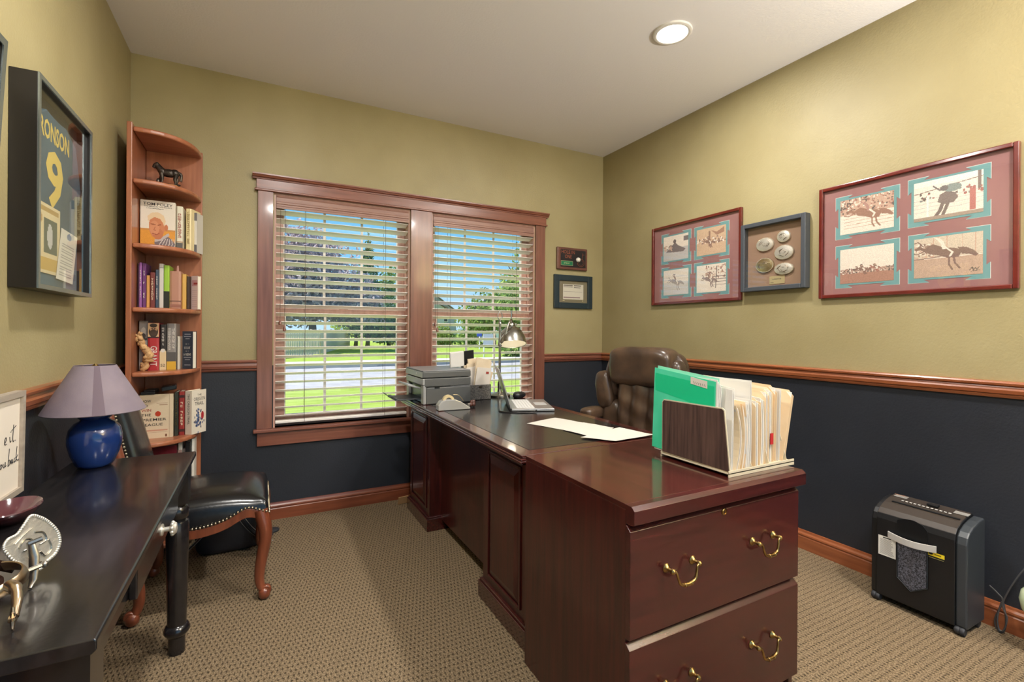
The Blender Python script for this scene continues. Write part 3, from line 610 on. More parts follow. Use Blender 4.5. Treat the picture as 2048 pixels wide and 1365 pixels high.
# second shelf from the top: portrait book and two spines
cv = Canvas(90, 110, s(226, 216, 200), .02)
cv.rect(0, 1, 0, .38, s(214, 150, 66)); cv.speck(.10, cv.Y < .38); cv.rect(0, 1, .36, .40, s(196, 140, 80))
cv.poly([(.42, 0), (.40, .12), (.55, .20), (.72, .28), (.90, .20), (1, .10), (1, 0)], s(120, 108, 112))
for k in range(6): cv.line([(.50 + k * .09, 0), (.56 + k * .09, .10), (.66 + k * .06, .20)], .010, s(206, 196, 190))
cv.poly([(.42, .12), (.40, .17), (.62, .24), (.80, .33), (.84, .28), (.62, .17)], s(186, 176, 174))
cv.ell(.47, .46, .23, .26, s(196, 128, 92)); cv.ell(.50, .30, .15, .12, s(188, 118, 84)); cv.ell(.40, .42, .14, .15, s(206, 142, 106)); cv.ell(.74, .44, .05, .07, s(190, 118, 84))
cv.poly([(.22, .55), (.20, .66), (.32, .74), (.50, .76), (.66, .70), (.72, .58), (.68, .46), (.64, .54), (.56, .62), (.40, .65), (.30, .60)], s(222, 196, 160))
cv.line([(.30, .50), (.42, .49)], .012, s(150, 92, 66)); cv.line([(.50, .48), (.58, .50)], .012, s(150, 92, 66)); cv.line([(.34, .30), (.46, .28), (.54, .31)], .010, s(150, 84, 66)); cv.line([(.42, .44), (.38, .38), (.44, .37)], .010, s(168, 104, 78))
cover_book('large face-out book with a smiling man in a striped shirt', .084, .236, -.205, 1.6305, .252, .030, cv, .02, texts=[('TOM FOLEY', .5, .92, .84, .085, 'ink'), ('THE MAN IN THE MIDDLE', .5, .868, .80, .030, 'ink'), ('~-----------', .42, .83, .5, .022, 'ink')])
book('cream book with red spine lettering and dark foot beside the portrait book', .240, .268, -.190, 1.6305, .238, (222, 216, 194), title='~------------', tcol='ink_red', bands=((0, .16, (92, 88, 84)), (.17, .19, (170, 130, 90))), depth=.125, tsize=.022)
book('yellow cream book with vertical lettering at the shelf end', .276, .304, -.145, 1.6305, .240, (232, 214, 164), title='~------------------', tcol='brass', depth=.10, rot=-.35, tsize=.016, tw=.8)
book('pale worn book with dark patches on its cover, last on the second shelf', .307, .326, -.118, 1.6305, .226, (206, 200, 190), title=None, bands=((0, .2, (96, 96, 104)), (.8, 1, (110, 108, 112))), depth=.07, rot=-.35)

# bronze horse on a wooden base
hz = thing('horse_figurine', 'small dark bronze horse statue on a blond wood base', 'figurine', (.198, -.165, 1.955))
MB().lathe([(.056, 0), (.060, .004), (.060, .020), (.055, .026), (.001, .026)], (.198, -.165, 1.9555), 28, (1, 0, 0), (0, .75, 0), (0, 0, 1)).build('base', M('blond_wood', s(196, 150, 96), .4), hz)
M('bronze', s(52, 46, 42), .35, metal=.7, bump=.5, bscale=160, col2=s(84, 74, 66), nscale=40)
mb = MB(); hx, hy, h0 = .198, -.165, 1.981
mb.sell((hx + .004, hy, h0 + .068), (.040, .019, .022), (.9, .9), 16, 10)                      # trunk
mb.sell((hx + .030, hy, h0 + .070), (.022, .020, .023), (1, 1), 12, 8); mb.sell((hx - .024, hy, h0 + .070), (.020, .018, .022), (1, 1), 12, 8)
mb.tube(spline([(hx - .026, hy, h0 + .072), (hx - .040, hy, h0 + .090), (hx - .050, hy, h0 + .104)], 4), [.019] * 3 + [.016] * 3 + [.013] * 3, 10)      # neck
mb.tube(spline([(hx - .046, hy, h0 + .108), (hx - .058, hy, h0 + .102), (hx - .066, hy, h0 + .088)], 4), [.013, .013, .0125, .012, .011, .010, .009, .008, .007], 10)   # head
for k in range(6): mb.sell((hx - .030 - k * .004, hy, h0 + .090 + k * .0045), (.009, .006, .009), (1, 1), 8, 6)      # mane
for lx, ly, k in ((.034, .008, .006), (.038, -.008, -.010), (-.026, .008, -.012), (-.030, -.008, .006)):
    mb.tube([(hx + lx, hy + ly, h0 + .062), (hx + lx + k * .8, hy + ly, h0 + .034), (hx + lx + k * .2, hy + ly, h0 + .010), (hx + lx + k, hy + ly, h0 + .006)], [.012, .008, .0058, .0065], 8)
mb.tube(spline([(hx + .046, hy, h0 + .076), (hx + .058, hy, h0 + .066), (hx + .056, hy, h0 + .030)], 4), .0075, 8)                                         # tail
mb.build('horse', 'bronze', hz, sharp=60)
mb = MB()
for k in range(26): mb.sell((hx + random.uniform(-.050, .050), hy + random.uniform(-.024, .024), h0 + .003), (random.uniform(.006, .013), .008, random.uniform(.004, .010)), (1, 1), 8, 6)
mb.sell((hx - .046, hy + .004, h0 + .018), (.009, .008, .018), (1, 1), 8, 6)
mb.build('rocky_ground', 'bronze', hz)

# third shelf: a row of small spines (x0, x1, depth, height, colour, label, title, bands)
def row(z, items):
    for x0, x1, yf, h, col, lb, kw in items: book(lb, x0, x1, yf, z + .0005, h, col, **kw)
row(1.305, [
 (.083, .088, -.250, .232, (70, 40, 60), 'thin dark plum book first on the third shelf', {}),
 (.0885, .101, -.250, .236, (150, 96, 160), 'light purple book on the third shelf', dict(title='~------------', tcol='paper')),
 (.1015, .117, -.246, .234, (104, 56, 110), 'deep purple book on the third shelf', dict(title='~----------', tcol='paper')),
 (.1175, .131, -.240, .172, (206, 150, 84), 'short orange book on the third shelf', {}),
 (.1315, .153, -.232, .190, (112, 52, 50), 'maroon book with pale lettering on the third shelf', dict(title='~---------', tcol='paper_cream')),
 (.1535, .167, -.224, .206, (62, 78, 96), 'slate blue book on the third shelf', dict(title='~----------', tcol='paper')),
 (.1675, .187, -.216, .240, (206, 200, 192), 'tall pale grey book on the third shelf', dict(bands=((.9, .92, (150, 150, 150)),))),
 (.1875, .212, -.206, .234, (150, 190, 60), 'bright green book with black foot on the third shelf', dict(bands=((0, .40, (30, 34, 24)),), title=None)),
 (.2125, .262, -.196, .206, (176, 128, 108), 'thick dusty pink book with a dark line on the third shelf', dict(bands=((.20, .215, (60, 40, 36)), (.05, .12, (150, 100, 84))), depth=.12)),
 (.2625, .282, -.160, .196, (206, 164, 84), 'narrow mustard yellow book on the third shelf', dict(depth=.10)),
 (.2825, .298, -.140, .186, (60, 44, 38), 'dark brown book on the third shelf', dict(depth=.085)),
])
tag(MB().hexa([(.236, -.150, 1.511), (.248, -.150, 1.511), (.248, -.148, 1.511), (.236, -.148, 1.511), (.238, -.150, 1.545), (.246, -.150, 1.548), (.246, -.148, 1.548), (.238, -.148, 1.545)]).build('bookmark', M('pink_ribbon', s(214, 160, 150), .6)), 'pink bookmark sticking up from the thick dusty pink book', 'bookmark')
cv = Canvas(40, 90, s(222, 196, 190), .03); cv.rect(.1, .9, .70, .88, s(200, 150, 150)); cv.rect(.35, .95, .74, .80, s(150, 60, 60))
for k in range(9): cv.rect(.12, .88, .08 + k * .06, .095 + k * .06, s(206, 178, 176))
cover_book('pinkish white paperback leaning with its cover out on the third shelf', .296, .342, -.140, 1.3055, .190, .020, cv, -.75)

# fourth shelf
cv = Canvas(24, 70, s(150, 142, 136), .06); cv.ell(.5, .78, .30, .10, s(190, 180, 170)); cv.ell(.5, .70, .26, .06, s(70, 60, 56)); cv.rect(.1, .9, .62, .66, s(60, 56, 54))
t = book('grey book with a bearded face on its spine behind the tan carving', .084, .122, -.215, .9755, .262, (140, 132, 128))
cv.mesh('spine_print', (.085, -.2192, .977), (1, 0, 0), (0, 0, 1), .036, .258, 'print_matte', t)
t = book('thick red book with a bearded portrait and large white lettering', .124, .172, -.230, .9755, .252, (166, 44, 48), title='GRANT', tcol='paper', tw=.42, tsize=.040)
for ch in t.children:
    if ch.name.startswith('spine_lettering'): ch.location = (0, 0, -.055)
cv = Canvas(36, 60, s(206, 172, 130), .03); cv.ell(.5, .40, .42, .36, s(58, 44, 36)); cv.ell(.5, .58, .30, .30, s(206, 158, 120)); cv.ell(.5, .84, .34, .14, s(62, 48, 38)); cv.ell(.5, .36, .30, .22, s(70, 54, 44)); cv.line([(.32, .62), (.44, .62)], .03, s(70, 50, 40)); cv.line([(.56, .62), (.68, .62)], .03, s(70, 50, 40)); cv.rect(0, 1, 0, .08, s(40, 34, 40))
cv.mesh('spine_print', (.1245, -.2352, 1.148), (1, 0, 0), (0, 0, 1), .047, .078, 'print_matte', t)
t = book('black and cream book with a round seal and the number 52', .174, .202, -.222, .9755, .244, (40, 36, 36), bands=((0, .42, (214, 190, 150)),), depth=.13)
MB().marks(14, (.188, -.2268, 1.150), (0, 0, -1), (1, 0, 0), .014, .105).build('spine_lettering', 'paper', t)
MB().text('52', (.188, -.2268, 1.000), (1, 0, 0), (0, 0, 1), .020, width=.018).build('spine_number', 'ink', t)
MB().lathe([(.010, 0), (.010, .0006), (.007, .0007), (.007, .0002)], (.188, -.2262, 1.080), 20, (1, 0, 0), (0, 0, 1), (0, -1, 0)).build('seal', 'paper', t)
t = book('grey dust jacket book with a mustard yellow foot', .204, .244, -.214, .9755, .250, (136, 130, 126), bands=((0, .18, (204, 160, 50)), (.18, .38, (84, 80, 78))), depth=.14)
MB().text('THE AGE OF', (.232, -.2188, 1.145), (0, 0, -1), (1, 0, 0), .017, width=.11).text('EISENHOWER', (.214, -.2188, 1.140), (0, 0, -1), (1, 0, 0), .017, width=.12).build('spine_lettering', 'paper', t)
book('thin pale book squeezed behind the dark blue book', .246, .258, -.185, .9755, .180, (206, 196, 180), depth=.11)
cv = Canvas(60, 100, s(52, 58, 70), .06)
for yy, ww in ((.92, .6), (.86, .7), (.80, .4), (.30, .7), (.24, .5), (.10, .6)): cv.rect(.5 - ww / 2, .5 + ww / 2, yy - .012, yy + .012, s(150, 150, 156))
cover_book('dark blue book turned cover out at the end of the fourth shelf', .262, .322, -.175, .9755, .208, .030, cv, -.55, spine=(44, 48, 58), texts=[('~------', .5, .66, .35, .05, 'paper'), ('~------', .5, .56, .6, .09, 'paper'), ('~------', .5, .47, .3, .05, 'paper'), ('~-------', .5, .38, .7, .09, 'paper')])
mb = MB()
for k in range(46):
    zz = k / 45; mb.sell((.108 + .020 * math.sin(zz * 5) + random.uniform(-.010, .010), -.252 + random.uniform(-.006, .006), .985 + zz * .185), (random.uniform(.010, .024) * (1 - .35 * zz), .014, random.uniform(.008, .018)), (.9, .9), 9, 6, (1, 0, random.uniform(-.6, .6)), (0, 1, 0))
tag(mb.build('wood_carving', M('tan_carving', s(150, 108, 66), .7, col2=s(216, 176, 124), nscale=26, bump=.6, bscale=70)), 'rough tan carved wood piece in front of the grey book', 'carving')

# fifth shelf
cv = Canvas(70, 90, s(214, 196, 166), .02); cv.ell(.56, .56, .085, .060, s(178, 66, 44)); cv.rect(.1, .84, .165, .195, s(196, 150, 126)); cv.ell(.80, .055, .035, .032, s(120, 80, 60)); cv.rect(.52, .84, .80, .815, s(170, 140, 116)); cv.rect(.60, .84, .76, .775, s(170, 140, 116)); cv.rect(.20, .84, .13, .14, s(190, 164, 140)); cv.rect(.88, .90, 0, 1, s(170, 150, 124))
t = cover_book('large tan face-out book with pixel style title and red dot', .084, .232, -.215, .6105, .232, .028, cv, .03, texts=[('HOW', .22, .86, .28, .085, 'ink'), ('TO', .17, .755, .18, .085, 'ink'), ('WIN', .22, .65, .28, .085, 'ink_red'), ('THE', .22, .545, .28, .085, 'ink'), ('PREMIER', .46, .43, .70, .085, 'ink'), ('LEAGUE', .40, .315, .60, .085, 'ink')], spine=(206, 190, 160))
book('dark green book with gold lettering on the fifth shelf', .236, .253, -.190, .6105, .238, (44, 48, 40), title='~-----------', tcol='brass', depth=.13)
book('worn red book with dark bands on the fifth shelf', .2545, .280, -.180, .6105, .240, (140, 44, 40), title='~---------', tcol='paper_cream', bands=((.86, .92, (60, 30, 28)), (.08, .14, (60, 30, 28))), depth=.12)
t = thing('book', 'cream book with a blue horseman drawing on its cover, last on the fifth shelf', 'book', (.284, -.172, .6105), -.62)
MB().box(0, .002, 0, .10, 0, .242).box(0, .040, -.002, .001, 0, .242).box(.038, .040, 0, .10, 0, .242).build('cover', M('oregon_cover', s(228, 216, 196), .5), t, local=True)
MB().box(.002, .038, .001, .096, .003, .238).build('page_block', 'pages_226_214_190', t, local=True)
MB().text('THE OREGON TRAIL', (.020, -.0026, .14), (0, 0, -1), (1, 0, 0), .018, width=.17).build('spine_lettering', 'ink', t, local=True)
cv = Canvas(50, 90, s(230, 218, 200), .02)
for k in range(60): cv.ell(.46 + random.gauss(0, .15), .34 + random.gauss(0, .12), .035, .03, random.choice([s(66, 84, 128), s(100, 116, 150), s(60, 66, 92)]))
cv.ell(.74, .40, .10, .09, s(170, 44, 50)); Mx = BASE[t.as_pointer()]
cv.mesh('cover_print', Mx @ Vector((.0405, 0, 0)), Mx.to_3x3() @ Vector((0, 1, 0)), (0, 0, 1), .10, .242, 'print_gloss', t)
MB().text('THE', (.0410, .051, .215), (0, 1, 0), (0, 0, 1), .014, width=.03).text('OREGON', (.0410, .051, .192), (0, 1, 0), (0, 0, 1), .028, width=.080).text('TRAIL', (.0410, .051, .166), (0, 1, 0), (0, 0, 1), .028, width=.064).build('lettering', 'ink', t, local=True)
tag(MB().box(.088, .150, -.20, -.08, .8434, .8574).box(.10, .15, -.19, -.09, .8574, .866).build('notebook', 'black_plastic', bevel=.003), 'small black notebook lying on top of the tan face-out book', 'notebook')
tag(MB().obox((.205, -.135, .872), (1, .1, .15), (-.1, 1, 0), (-.15, 0, 1), .034, .05, .012).build('sunglasses_case', M('case_black', s(34, 34, 38), .2), bevel=.005), 'glossy black case lying across the books of the fifth shelf', 'case')
# sixth shelf
cv = Canvas(50, 60, s(110, 34, 44), .05)
cover_book('dark red face-out book on the lowest visible shelf', .130, .248, -.205, .2805, .282, .030, cv, .03, texts=[('IN MOVEMENT', .5, .62, .8, .055, 'paper_cream')], spine=(96, 28, 38))
tag(MB().box(.150, .236, -.18, -.06, .5630, .5720).build('paper_pad', 'paper_white', bevel=.001), 'white paper pad lying on the dark red book', 'paper')
book('white spine book with a faded picture on the lowest visible shelf', .252, .270, -.180, .2805, .290, (226, 220, 208), bands=((.72, .86, (170, 140, 130)),), depth=.12)
for k in range(5): box_t = tag(box('magazine', .272, .288, -.16, -.06, .2805 + k * .050, .3295 + k * .050, M('rose_%d' % k, s(150 - 8 * k, 92 + 3 * k, 96), .5), None, .002), ['lowest', 'second lowest', 'middle', 'second highest', 'topmost'][k] + ' rosy booklet of the small stack beside the black horse book', 'booklet', 'rosy booklets stacked on the lowest visible shelf')
book('black book with THE HORSE in white on its spine', .284, .307, -.168, .2805, .288, (24, 22, 22), title='THE HORSE', tcol='paper', depth=.10, rot=-.05, tsize=.022, tw=.56)
book('white book with curled cover, last on the lowest visible shelf', .309, .323, -.140, .2805, .296, (232, 226, 214), depth=.07, rot=-.05)

# ------------------------------------------------------------------ black console table
TZ = .725; TX0, TX1, TY0, TY1 = .064, .433, -2.408, -1.150
ct = thing('console_table', 'black painted console table with turned legs and one drawer', 'table', (.25, -1.78, 0))
MB().prism([(TX0, TZ - .024), (TX1 - .006, TZ - .024), (TX1, TZ - .018), (TX1, TZ - .003), (TX1 - .003, TZ), (TX0, TZ)], lambda p, q: (p[0], q, p[1]), TY1, TY0).build('table_top', 'ebony', ct, .002)
box('apron', .392, .404, TY0 + .075, TY1 - .075, .618, TZ - .024, 'ebony', ct, .001); box('apron', .098, .110, TY0 + .075, TY1 - .075, .618, TZ - .024, 'ebony', ct)
box('apron', .11, .39, TY1 - .075, TY1 - .060, .618, TZ - .024, 'ebony', ct); box('apron', .11, .39, TY0 + .060, TY0 + .075, .618, TZ - .024, 'ebony', ct)
MB().box(.404, .420, -2.065, -1.495, .614, TZ - .030).build('drawer_front', 'ebony', ct, .003)
kb = MB().lathe([(.004, 0), (.006, .006), (.0065, .016), (.012, .020), (.0165, .024), (.017, .028), (.013, .033), (.002, .035)], (.420, -1.780, .658), 20, (0, 1, 0), (0, 0, 1), (1, 0, 0))
for k in range(9): a = k * 2 * math.pi / 9; kb.sell((.444, -1.78 + .0155 * math.cos(a), .658 + .0155 * math.sin(a)), (.005, .0045, .0045), (1, 1), 8, 6)
kb.lathe([(.016, 0), (.015, .003), (.006, .005)], (.420, -1.780, .658), 18, (0, 1, 0), (0, 0, 1), (1, 0, 0)); kb.build('drawer_knob', 'silver', ct)
def tleg(x, y):
    mb = MB().box(x - .036, x + .036, y - .036, y + .036, .556, TZ - .024)
    mb.lathe([(.026, 0), (.027, .062), (.034, .070), (.041, .080), (.042, .088), (.036, .102), (.030, .106), (.032, .20), (.036, .40), (.0375, .478), (.034, .488), (.027, .492), (.030, .497), (.035, .504), (.0375, .520), (.036, .536), (.028, .546), (.030, .556)], (x, y, 0), 28)
    return mb.build('leg', 'ebony', ct, .0)
for x in (.383, .112):
    for y in (-1.215, -2.345): tleg(x, y)

# lamp on the table
lx, ly = .150, -1.235
tl = thing('table_lamp', 'blue ceramic table lamp with a greyish mauve cone shade', 'lamp', (lx, ly, TZ))
M('blue_glaze', s(26, 48, 104), .16, coat=.6, col2=s(32, 58, 120), nscale=4); 
MB().lathe([(.040, 0), (.046, .003), (.053, .012), (.066, .045), (.0735, .080), (.074, .103), (.069, .130), (.055, .150), (.041, .158), (.039, .163), (.044, .167), (.048, .173), (.049, .179), (.045, .185), (.038, .187), (.034, .192), (.001, .192)], (lx, ly, TZ + .0005), 48).build('base', 'blue_glaze', tl, sharp=70)
M('shade_cloth', s(116, 104, 114), .85, bump=.15, bscale=600, col2=s(126, 114, 122), nscale=12)
sh = MB().lathe([(.1385, .189), (.1395, .191), (.057, .346), (.056, .347), (.0545, .346), (.1365, .191), (.1375, .189), (.1385, .189)], (lx, ly, TZ), 64, caps=False).build('lamp_shade', 'shade_cloth', tl)
M('shade_seam', s(100, 86, 96), .85); a0, a1 = math.radians(-80), math.radians(-66)
MB().sheet(lambda u, v: (lx + (.1400 - .0825 * v) * math.cos(a0 + (a1 - a0) * u), ly + (.1400 - .0825 * v) * math.sin(a0 + (a1 - a0) * u), TZ + .1905 + .1555 * v), 4, 1).build('seam', 'shade_seam', sh)
mb = MB().tube([(lx, ly, TZ + .19), (lx, ly, TZ + .350)], .006, 8)
for k in range(3): a = k * 2.094 + .4; mb.tube([(lx, ly, TZ + .334), (lx + .056 * math.cos(a), ly + .056 * math.sin(a), TZ + .342)], .0015, 6)
mb.lathe([(.004, 0), (.009, .004), (.009, .010), (.003, .016)], (lx, ly, TZ + .336), 12).build('harp_and_finial', 'brass', tl)

# lettered sign leaning on the wall
sg = thing('lettered_sign', 'white lettered sign in a grey wood frame leaning on the wall', 'sign', (.05, -1.62, TZ))
SY0, SY1, SH_ = -1.466, -1.86, .292
sx = lambda z: .040 + .004 * z / SH_           # leans back to the wall
def sbox(y0, y1, z0, z1, d0, d1, name, mat):
    ps = []
    for z in (z0, z1):
        for dx, y in ((d0, y0), (d1, y0), (d1, y1), (d0, y1)): ps.append((sx(z) + dx, y, TZ + .001 + z))
    return MB().hexa([ps[3], ps[2], ps[1], ps[0], ps[7], ps[6], ps[5], ps[4]]).build(name, mat, sg)
wood('grey_wood', s(150, 138, 124), s(176, 164, 150), .6, 'y'); M('sign_white', s(236, 224, 208), .6)
sbox(SY0, SY0 - .016, 0, SH_, -.018, .006, 'frame_bar', 'grey_wood'); sbox(SY1, SY1 + .016, 0, SH_, -.018, .006, 'frame_bar', 'grey_wood')
sbox(SY0 - .016, SY1 + .016, 0, .016, -.018, .006, 'frame_bar', 'grey_wood'); sbox(SY0 - .016, SY1 + .016, SH_ - .016, SH_, -.018, .006, 'frame_bar', 'grey_wood')
sbox(SY0 - .016, SY1 + .016, .016, SH_ - .016, -.014, -.002, 'panel', 'sign_white')
def hand(strokes, y0, z0, k, name):                # pen strokes: x runs to the right on the sign (towards +y)
    mb = MB()
    for st in strokes:
        pts = spline([(p[0], p[1], 0) for p in st], 5)
        mb.tube([(sx(z0 + p[1] * k) - .0012, y0 + p[0] * k, TZ + z0 + p[1] * k) for p in pts], .0008, 5)
    return mb.build(name, 'ink', sg)
E_ = [[(0, .1), (.3, .35), (.25, .6), (.05, .4), (.1, .05), (.4, .05)]]
IT = [[(.9, .5), (1.0, .05), (1.15, .15)], [(1.06, .85), (1.1, .9)], [(1.55, 1.4), (1.45, .5), (1.5, .0), (1.7, .1)], [(1.2, .95), (2.0, 1.25)], [(1.9, .02), (1.95, .06)]]
hand(E_ + IT, -1.572, .155, .034, 'handwriting')
OU = [[(-.9, .3), (-.7, .0), (-.5, .5), (-.75, -.9)], [(-.2, .45), (-.4, .2), (-.2, 0), (0, .25), (-.2, .45)], [(.2, .4), (.25, .05), (.45, .05), (.6, .45), (.6, .05), (.8, .1)]]
BK = [[(1.35, 1.5), (1.2, .5), (1.15, -.1), (1.25, .4), (1.5, .4), (1.45, 0), (1.2, .05)], [(1.95, .4), (1.7, .3), (1.75, .0), (2.0, .35), (2.0, 0), (2.15, .1)], [(2.55, .4), (2.35, .3), (2.35, .0), (2.6, .1)], [(2.9, 1.4), (2.75, .5), (2.72, 0)], [(3.1, .55), (2.78, .25), (3.15, .0), (3.3, .1)]]
hand(OU + BK, -1.582, .095, .030, 'handwriting')

# glossy dish at the table edge of the picture
dd = thing('shallow_dish', 'glossy dark plum dish with a rolled rim beside the sign', 'dish', (.115, -1.735, TZ))
MB().lathe([(.030, 0), (.036, .002), (.060, .016), (.076, .030), (.080, .036), (.078, .039), (.072, .034), (.056, .020), (.030, .008), (.001, .007)], (.115, -1.755, TZ + .0005), 40, (.7, 0, 0), (0, 1, 0), (0, 0, 1)).build('bowl', M('plum_glaze', s(82, 44, 50), .12, coat=.5), dd)

# western spur with its silver buckle plate and straps
sp = thing('western_spur', 'western spur with leather strap and engraved silver plate on the table', 'spur', (.27, -2.19, TZ))
M('bronze_steel', s(150, 124, 100), .28, metal=1.0, col2=s(196, 176, 150), nscale=12); M('strap_leather', s(58, 34, 26), .4, bump=.2, bscale=80)
band = []
for k in range(25):
    a = math.radians(-100 + 200 * k / 24); band.append((.235 + .060 * math.cos(a - .5), -2.235 + .048 * math.sin(a - .5), TZ + .045 + .010 * math.sin(a)))
MB().tube(band, .0105, 10, flat=(.35, 1)).build('heel_band', 'bronze_steel', sp)
sk = MB().tube(spline([(.286, -2.262, TZ + .048), (.300, -2.280, TZ + .046), (.308, -2.300, TZ + .034), (.312, -2.322, TZ + .020)], 5), [.009] * 6 + [.007] * 5 + [.006] * 5, 10).build('shank', 'bronze_steel', sp)
mb = MB()
for k in range(8): a = k * math.pi / 4; mb.tube([(.312, -2.326, TZ + .020), (.312 + .004 * math.cos(a), -2.326 - .013 * math.cos(a), TZ + .020 + .018 * math.sin(a))], [.004, .0015], 6)
mb.lathe([(.006, -.004), (.006, .004)], (.312, -2.326, TZ + .020), 12, (0, 1, 0), (0, 0, 1), (1, 0, 0)); mb.build('rowel', 'bronze_steel', sk)
mb = MB()
pl = [(-.046, .020), (-.040, .034), (-.024, .038), (-.010, .052), (.002, .062), (.018, .052), (.032, .036), (.044, .014), (.046, -.008), (.036, -.026), (.018, -.034), (.006, -.042), (-.014, -.036), (-.022, -.020), (-.034, -.006)]
po = V(.272, -2.128, TZ + .056); pr = unit((.55, .83, 0)); pu = unit((-.10, .05, 1)); pn = np.cross(pr, pu)
mb.prism(pl, lambda p, q: po + pr * p[0] + pu * p[1] + pn * q, -.002, .003)
sv = mb.build('silver_plate', 'silver', sp, .0012); mb = MB(); ring = spline([(p[0], p[1], 0) for p in pl], 5, closed=True)
for p in ring: mb.sell(po + pr * p[0] + pu * p[1] + pn * .003, (.0032, .0032, .0032), (1, 1), 7, 5)
stuff(mb.build('rope_edge', 'silver', sv)); mb = MB()
for pts in ([(-.024, .012), (-.014, .024), (-.002, .018), (-.006, .006), (-.018, .004)], [(.004, .030), (.018, .024), (.022, .008), (.010, .004)], [(.026, .006), (.030, -.012), (.018, -.022), (.010, -.010)], [(-.010, -.010), (.0, -.024), (.010, -.030)], [(-.030, .022), (-.016, .032), (0, .040)]):
    mb.tube([po + pr * p[0] + pu * p[1] + pn * .0038 for p in spline([(a, b, 0) for a, b in pts], 4)], .0016, 6)
mb.build('engraving', 'nickel', sv)
MB().tube(spline([(.238, -2.150, TZ + .012), (.190, -2.110, TZ + .020), (.140, -2.140, TZ + .014), (.128, -2.220, TZ + .012), (.180, -2.300, TZ + .010)], 6), .011, 8, flat=(.3, 1)).build('strap', 'strap_leather', sp)
MB().tube(spline([(.250, -2.140, TZ + .030), (.200, -2.125, TZ + .040), (.150, -2.165, TZ + .034), (.150, -2.230, TZ + .028)], 6), .010, 8, flat=(.3, 1)).build('strap', 'strap_leather', sp)
MB().tube([(.276, -2.150, TZ + .078), (.284, -2.158, TZ + .050), (.286, -2.166, TZ + .012), (.284, -2.176, TZ + .002)], [.006, .008, .006, .003], 8, flat=(.5, 1)).build('buckle_arm', 'steel', sp)
mb = MB().tube([(.275, -2.155, TZ + .076), (.292, -2.148, TZ + .080)], .0045, 8).tube([(.278, -2.172, TZ + .032), (.296, -2.158, TZ + .034)], .0045, 8).sell((.298, -2.157, TZ + .034), (.006, .006, .006)); mb.build('rivet', 'steel', sp)
# ------------------------------------------------------------------ side chair by the bookcase (faces the desk)
sc_ = thing('side_chair', 'side chair with black leather seat, brass nailheads and carved cabriole legs', 'chair', (.43, -.735, 0))
XB, XF, YN, YFAR = .205, .668, -.968, -.500
def cabriole(x, y, sx_, sy_, h):
    pts = spline([(x - .012 * sx_, y - .010 * sy_, h), (x + .004 * sx_, y + .002 * sy_, h - .07), (x + .006 * sx_, y + .003 * sy_, h - .13), (x - .012 * sx_, y - .006 * sy_, .15), (x - .016 * sx_, y - .008 * sy_, .085), (x - .006 * sx_, y - .003 * sy_, .045)], 6)
    n = len(pts); rr = [.030 - .004 * i / n * 4 if i < n * .25 else .027 - .011 * (i - n * .25) / (n * .75) for i in range(n)]
    rr = [.032 * (1 - i / (n - 1)) + .0165 * (i / (n - 1)) for i in range(n)]
    lg = MB().tube(pts, rr, 14).build('leg', 'chair_wood', sc_, sharp=60)
    mb = MB().sell((x + .004 * sx_, y + .002 * sy_, .026), (.025, .022, .026), (.9, 1), 16, 12)
    mb.lathe([(.017, -.012), (.020, -.010), (.020, .010), (.017, .012)], (x + .012 * sx_, y, .040), 16, (1, 0, 0), (0, 0, 1), (0, -1, 0))
    mb.lathe([(.009, -.015), (.009, .015)], (x + .012 * sx_, y, .040), 12, (1, 0, 0), (0, 0, 1), (0, -1, 0)); mb.build('scroll_foot', 'chair_wood', lg, sharp=60)
cabriole(XF, YN, 1, -1, .395); cabriole(XF, YFAR, 1, 1, .395); cabriole(XB, YN + .02, -1, -1, .395); cabriole(XB, YFAR - .02, -1, 1, .395)
def railz(u):      # serpentine: sags in the middle, arches up beside the front leg
    return .356 - .022 * math.exp(-((u - .42) / .22) ** 2) + .034 * math.exp(-((u - .84) / .13) ** 2)
def seat_rail(fn, name='seat_rail'):
    mb = MB(); n = 24
    P0, P1, P2, P3 = [], [], [], []
    for i in range(n + 1):
        u = i / n; z = railz(u); P0.append(fn(u, z - .016, .004)); P1.append(fn(u, z + .022, .004)); P2.append(fn(u, z + .022, -.022)); P3.append(fn(u, z - .016, -.022))
    vs_ = P0 + P1 + P2 + P3; m = n + 1; fs = []
    for i in range(n):
        for a, b in ((0, 1), (1, 2), (2, 3), (3, 0)): fs.append((a * m + i, a * m + i + 1, b * m + i + 1, b * m + i))
    mb.add(vs_, fs, False); rl = mb.build(name, 'chair_wood', sc_, .003)
    mb = MB(); L = np.linalg.norm(V(*fn(1, 0, 0)) - V(*fn(0, 0, 0))); k = int(L / .0135)
    for i in range(k + 1):
        u = i / k; q = fn(u, railz(u) + .030, .011); mb.sell(q, (.0058, .0058, .0058), (1, 1), 8, 6)
    return mb
nails = MB()
for fn in (lambda u, z, d: (XB + .02 + (XF - XB - .01) * u, YN - .006 - d, z), lambda u, z, d: (XB + .02 + (XF - XB - .01) * u, YFAR + .006 + d, z), lambda u, z, d: (XF + .010 + d, YN + (YFAR - YN) * u, .352 + (railz(.84 if u > .5 else .84) - .356) * (1 if abs(u - .5) > .3 else .3) * 0 + (z - .352) * 0 + .012 * abs(math.sin(u * math.pi * 2)) + (.0 if z < .34 else .0) + (z - railz(u)))):
    m_ = seat_rail(fn); nails.v, o = nails.v, len(nails.v); nails.v += m_.v; nails.f += [tuple(i + o for i in f) for f in m_.f]; nails.sm += m_.sm; nails.col += m_.col
M('nail_brass', s(176, 164, 140), .3, metal=1.0)
stuff(nails.build('nailhead_trim', 'nail_brass', sc_))
def seatfn(q):
    r = abs(q[0] / .25) ** 2 + abs(q[1] / .245) ** 2
    return q
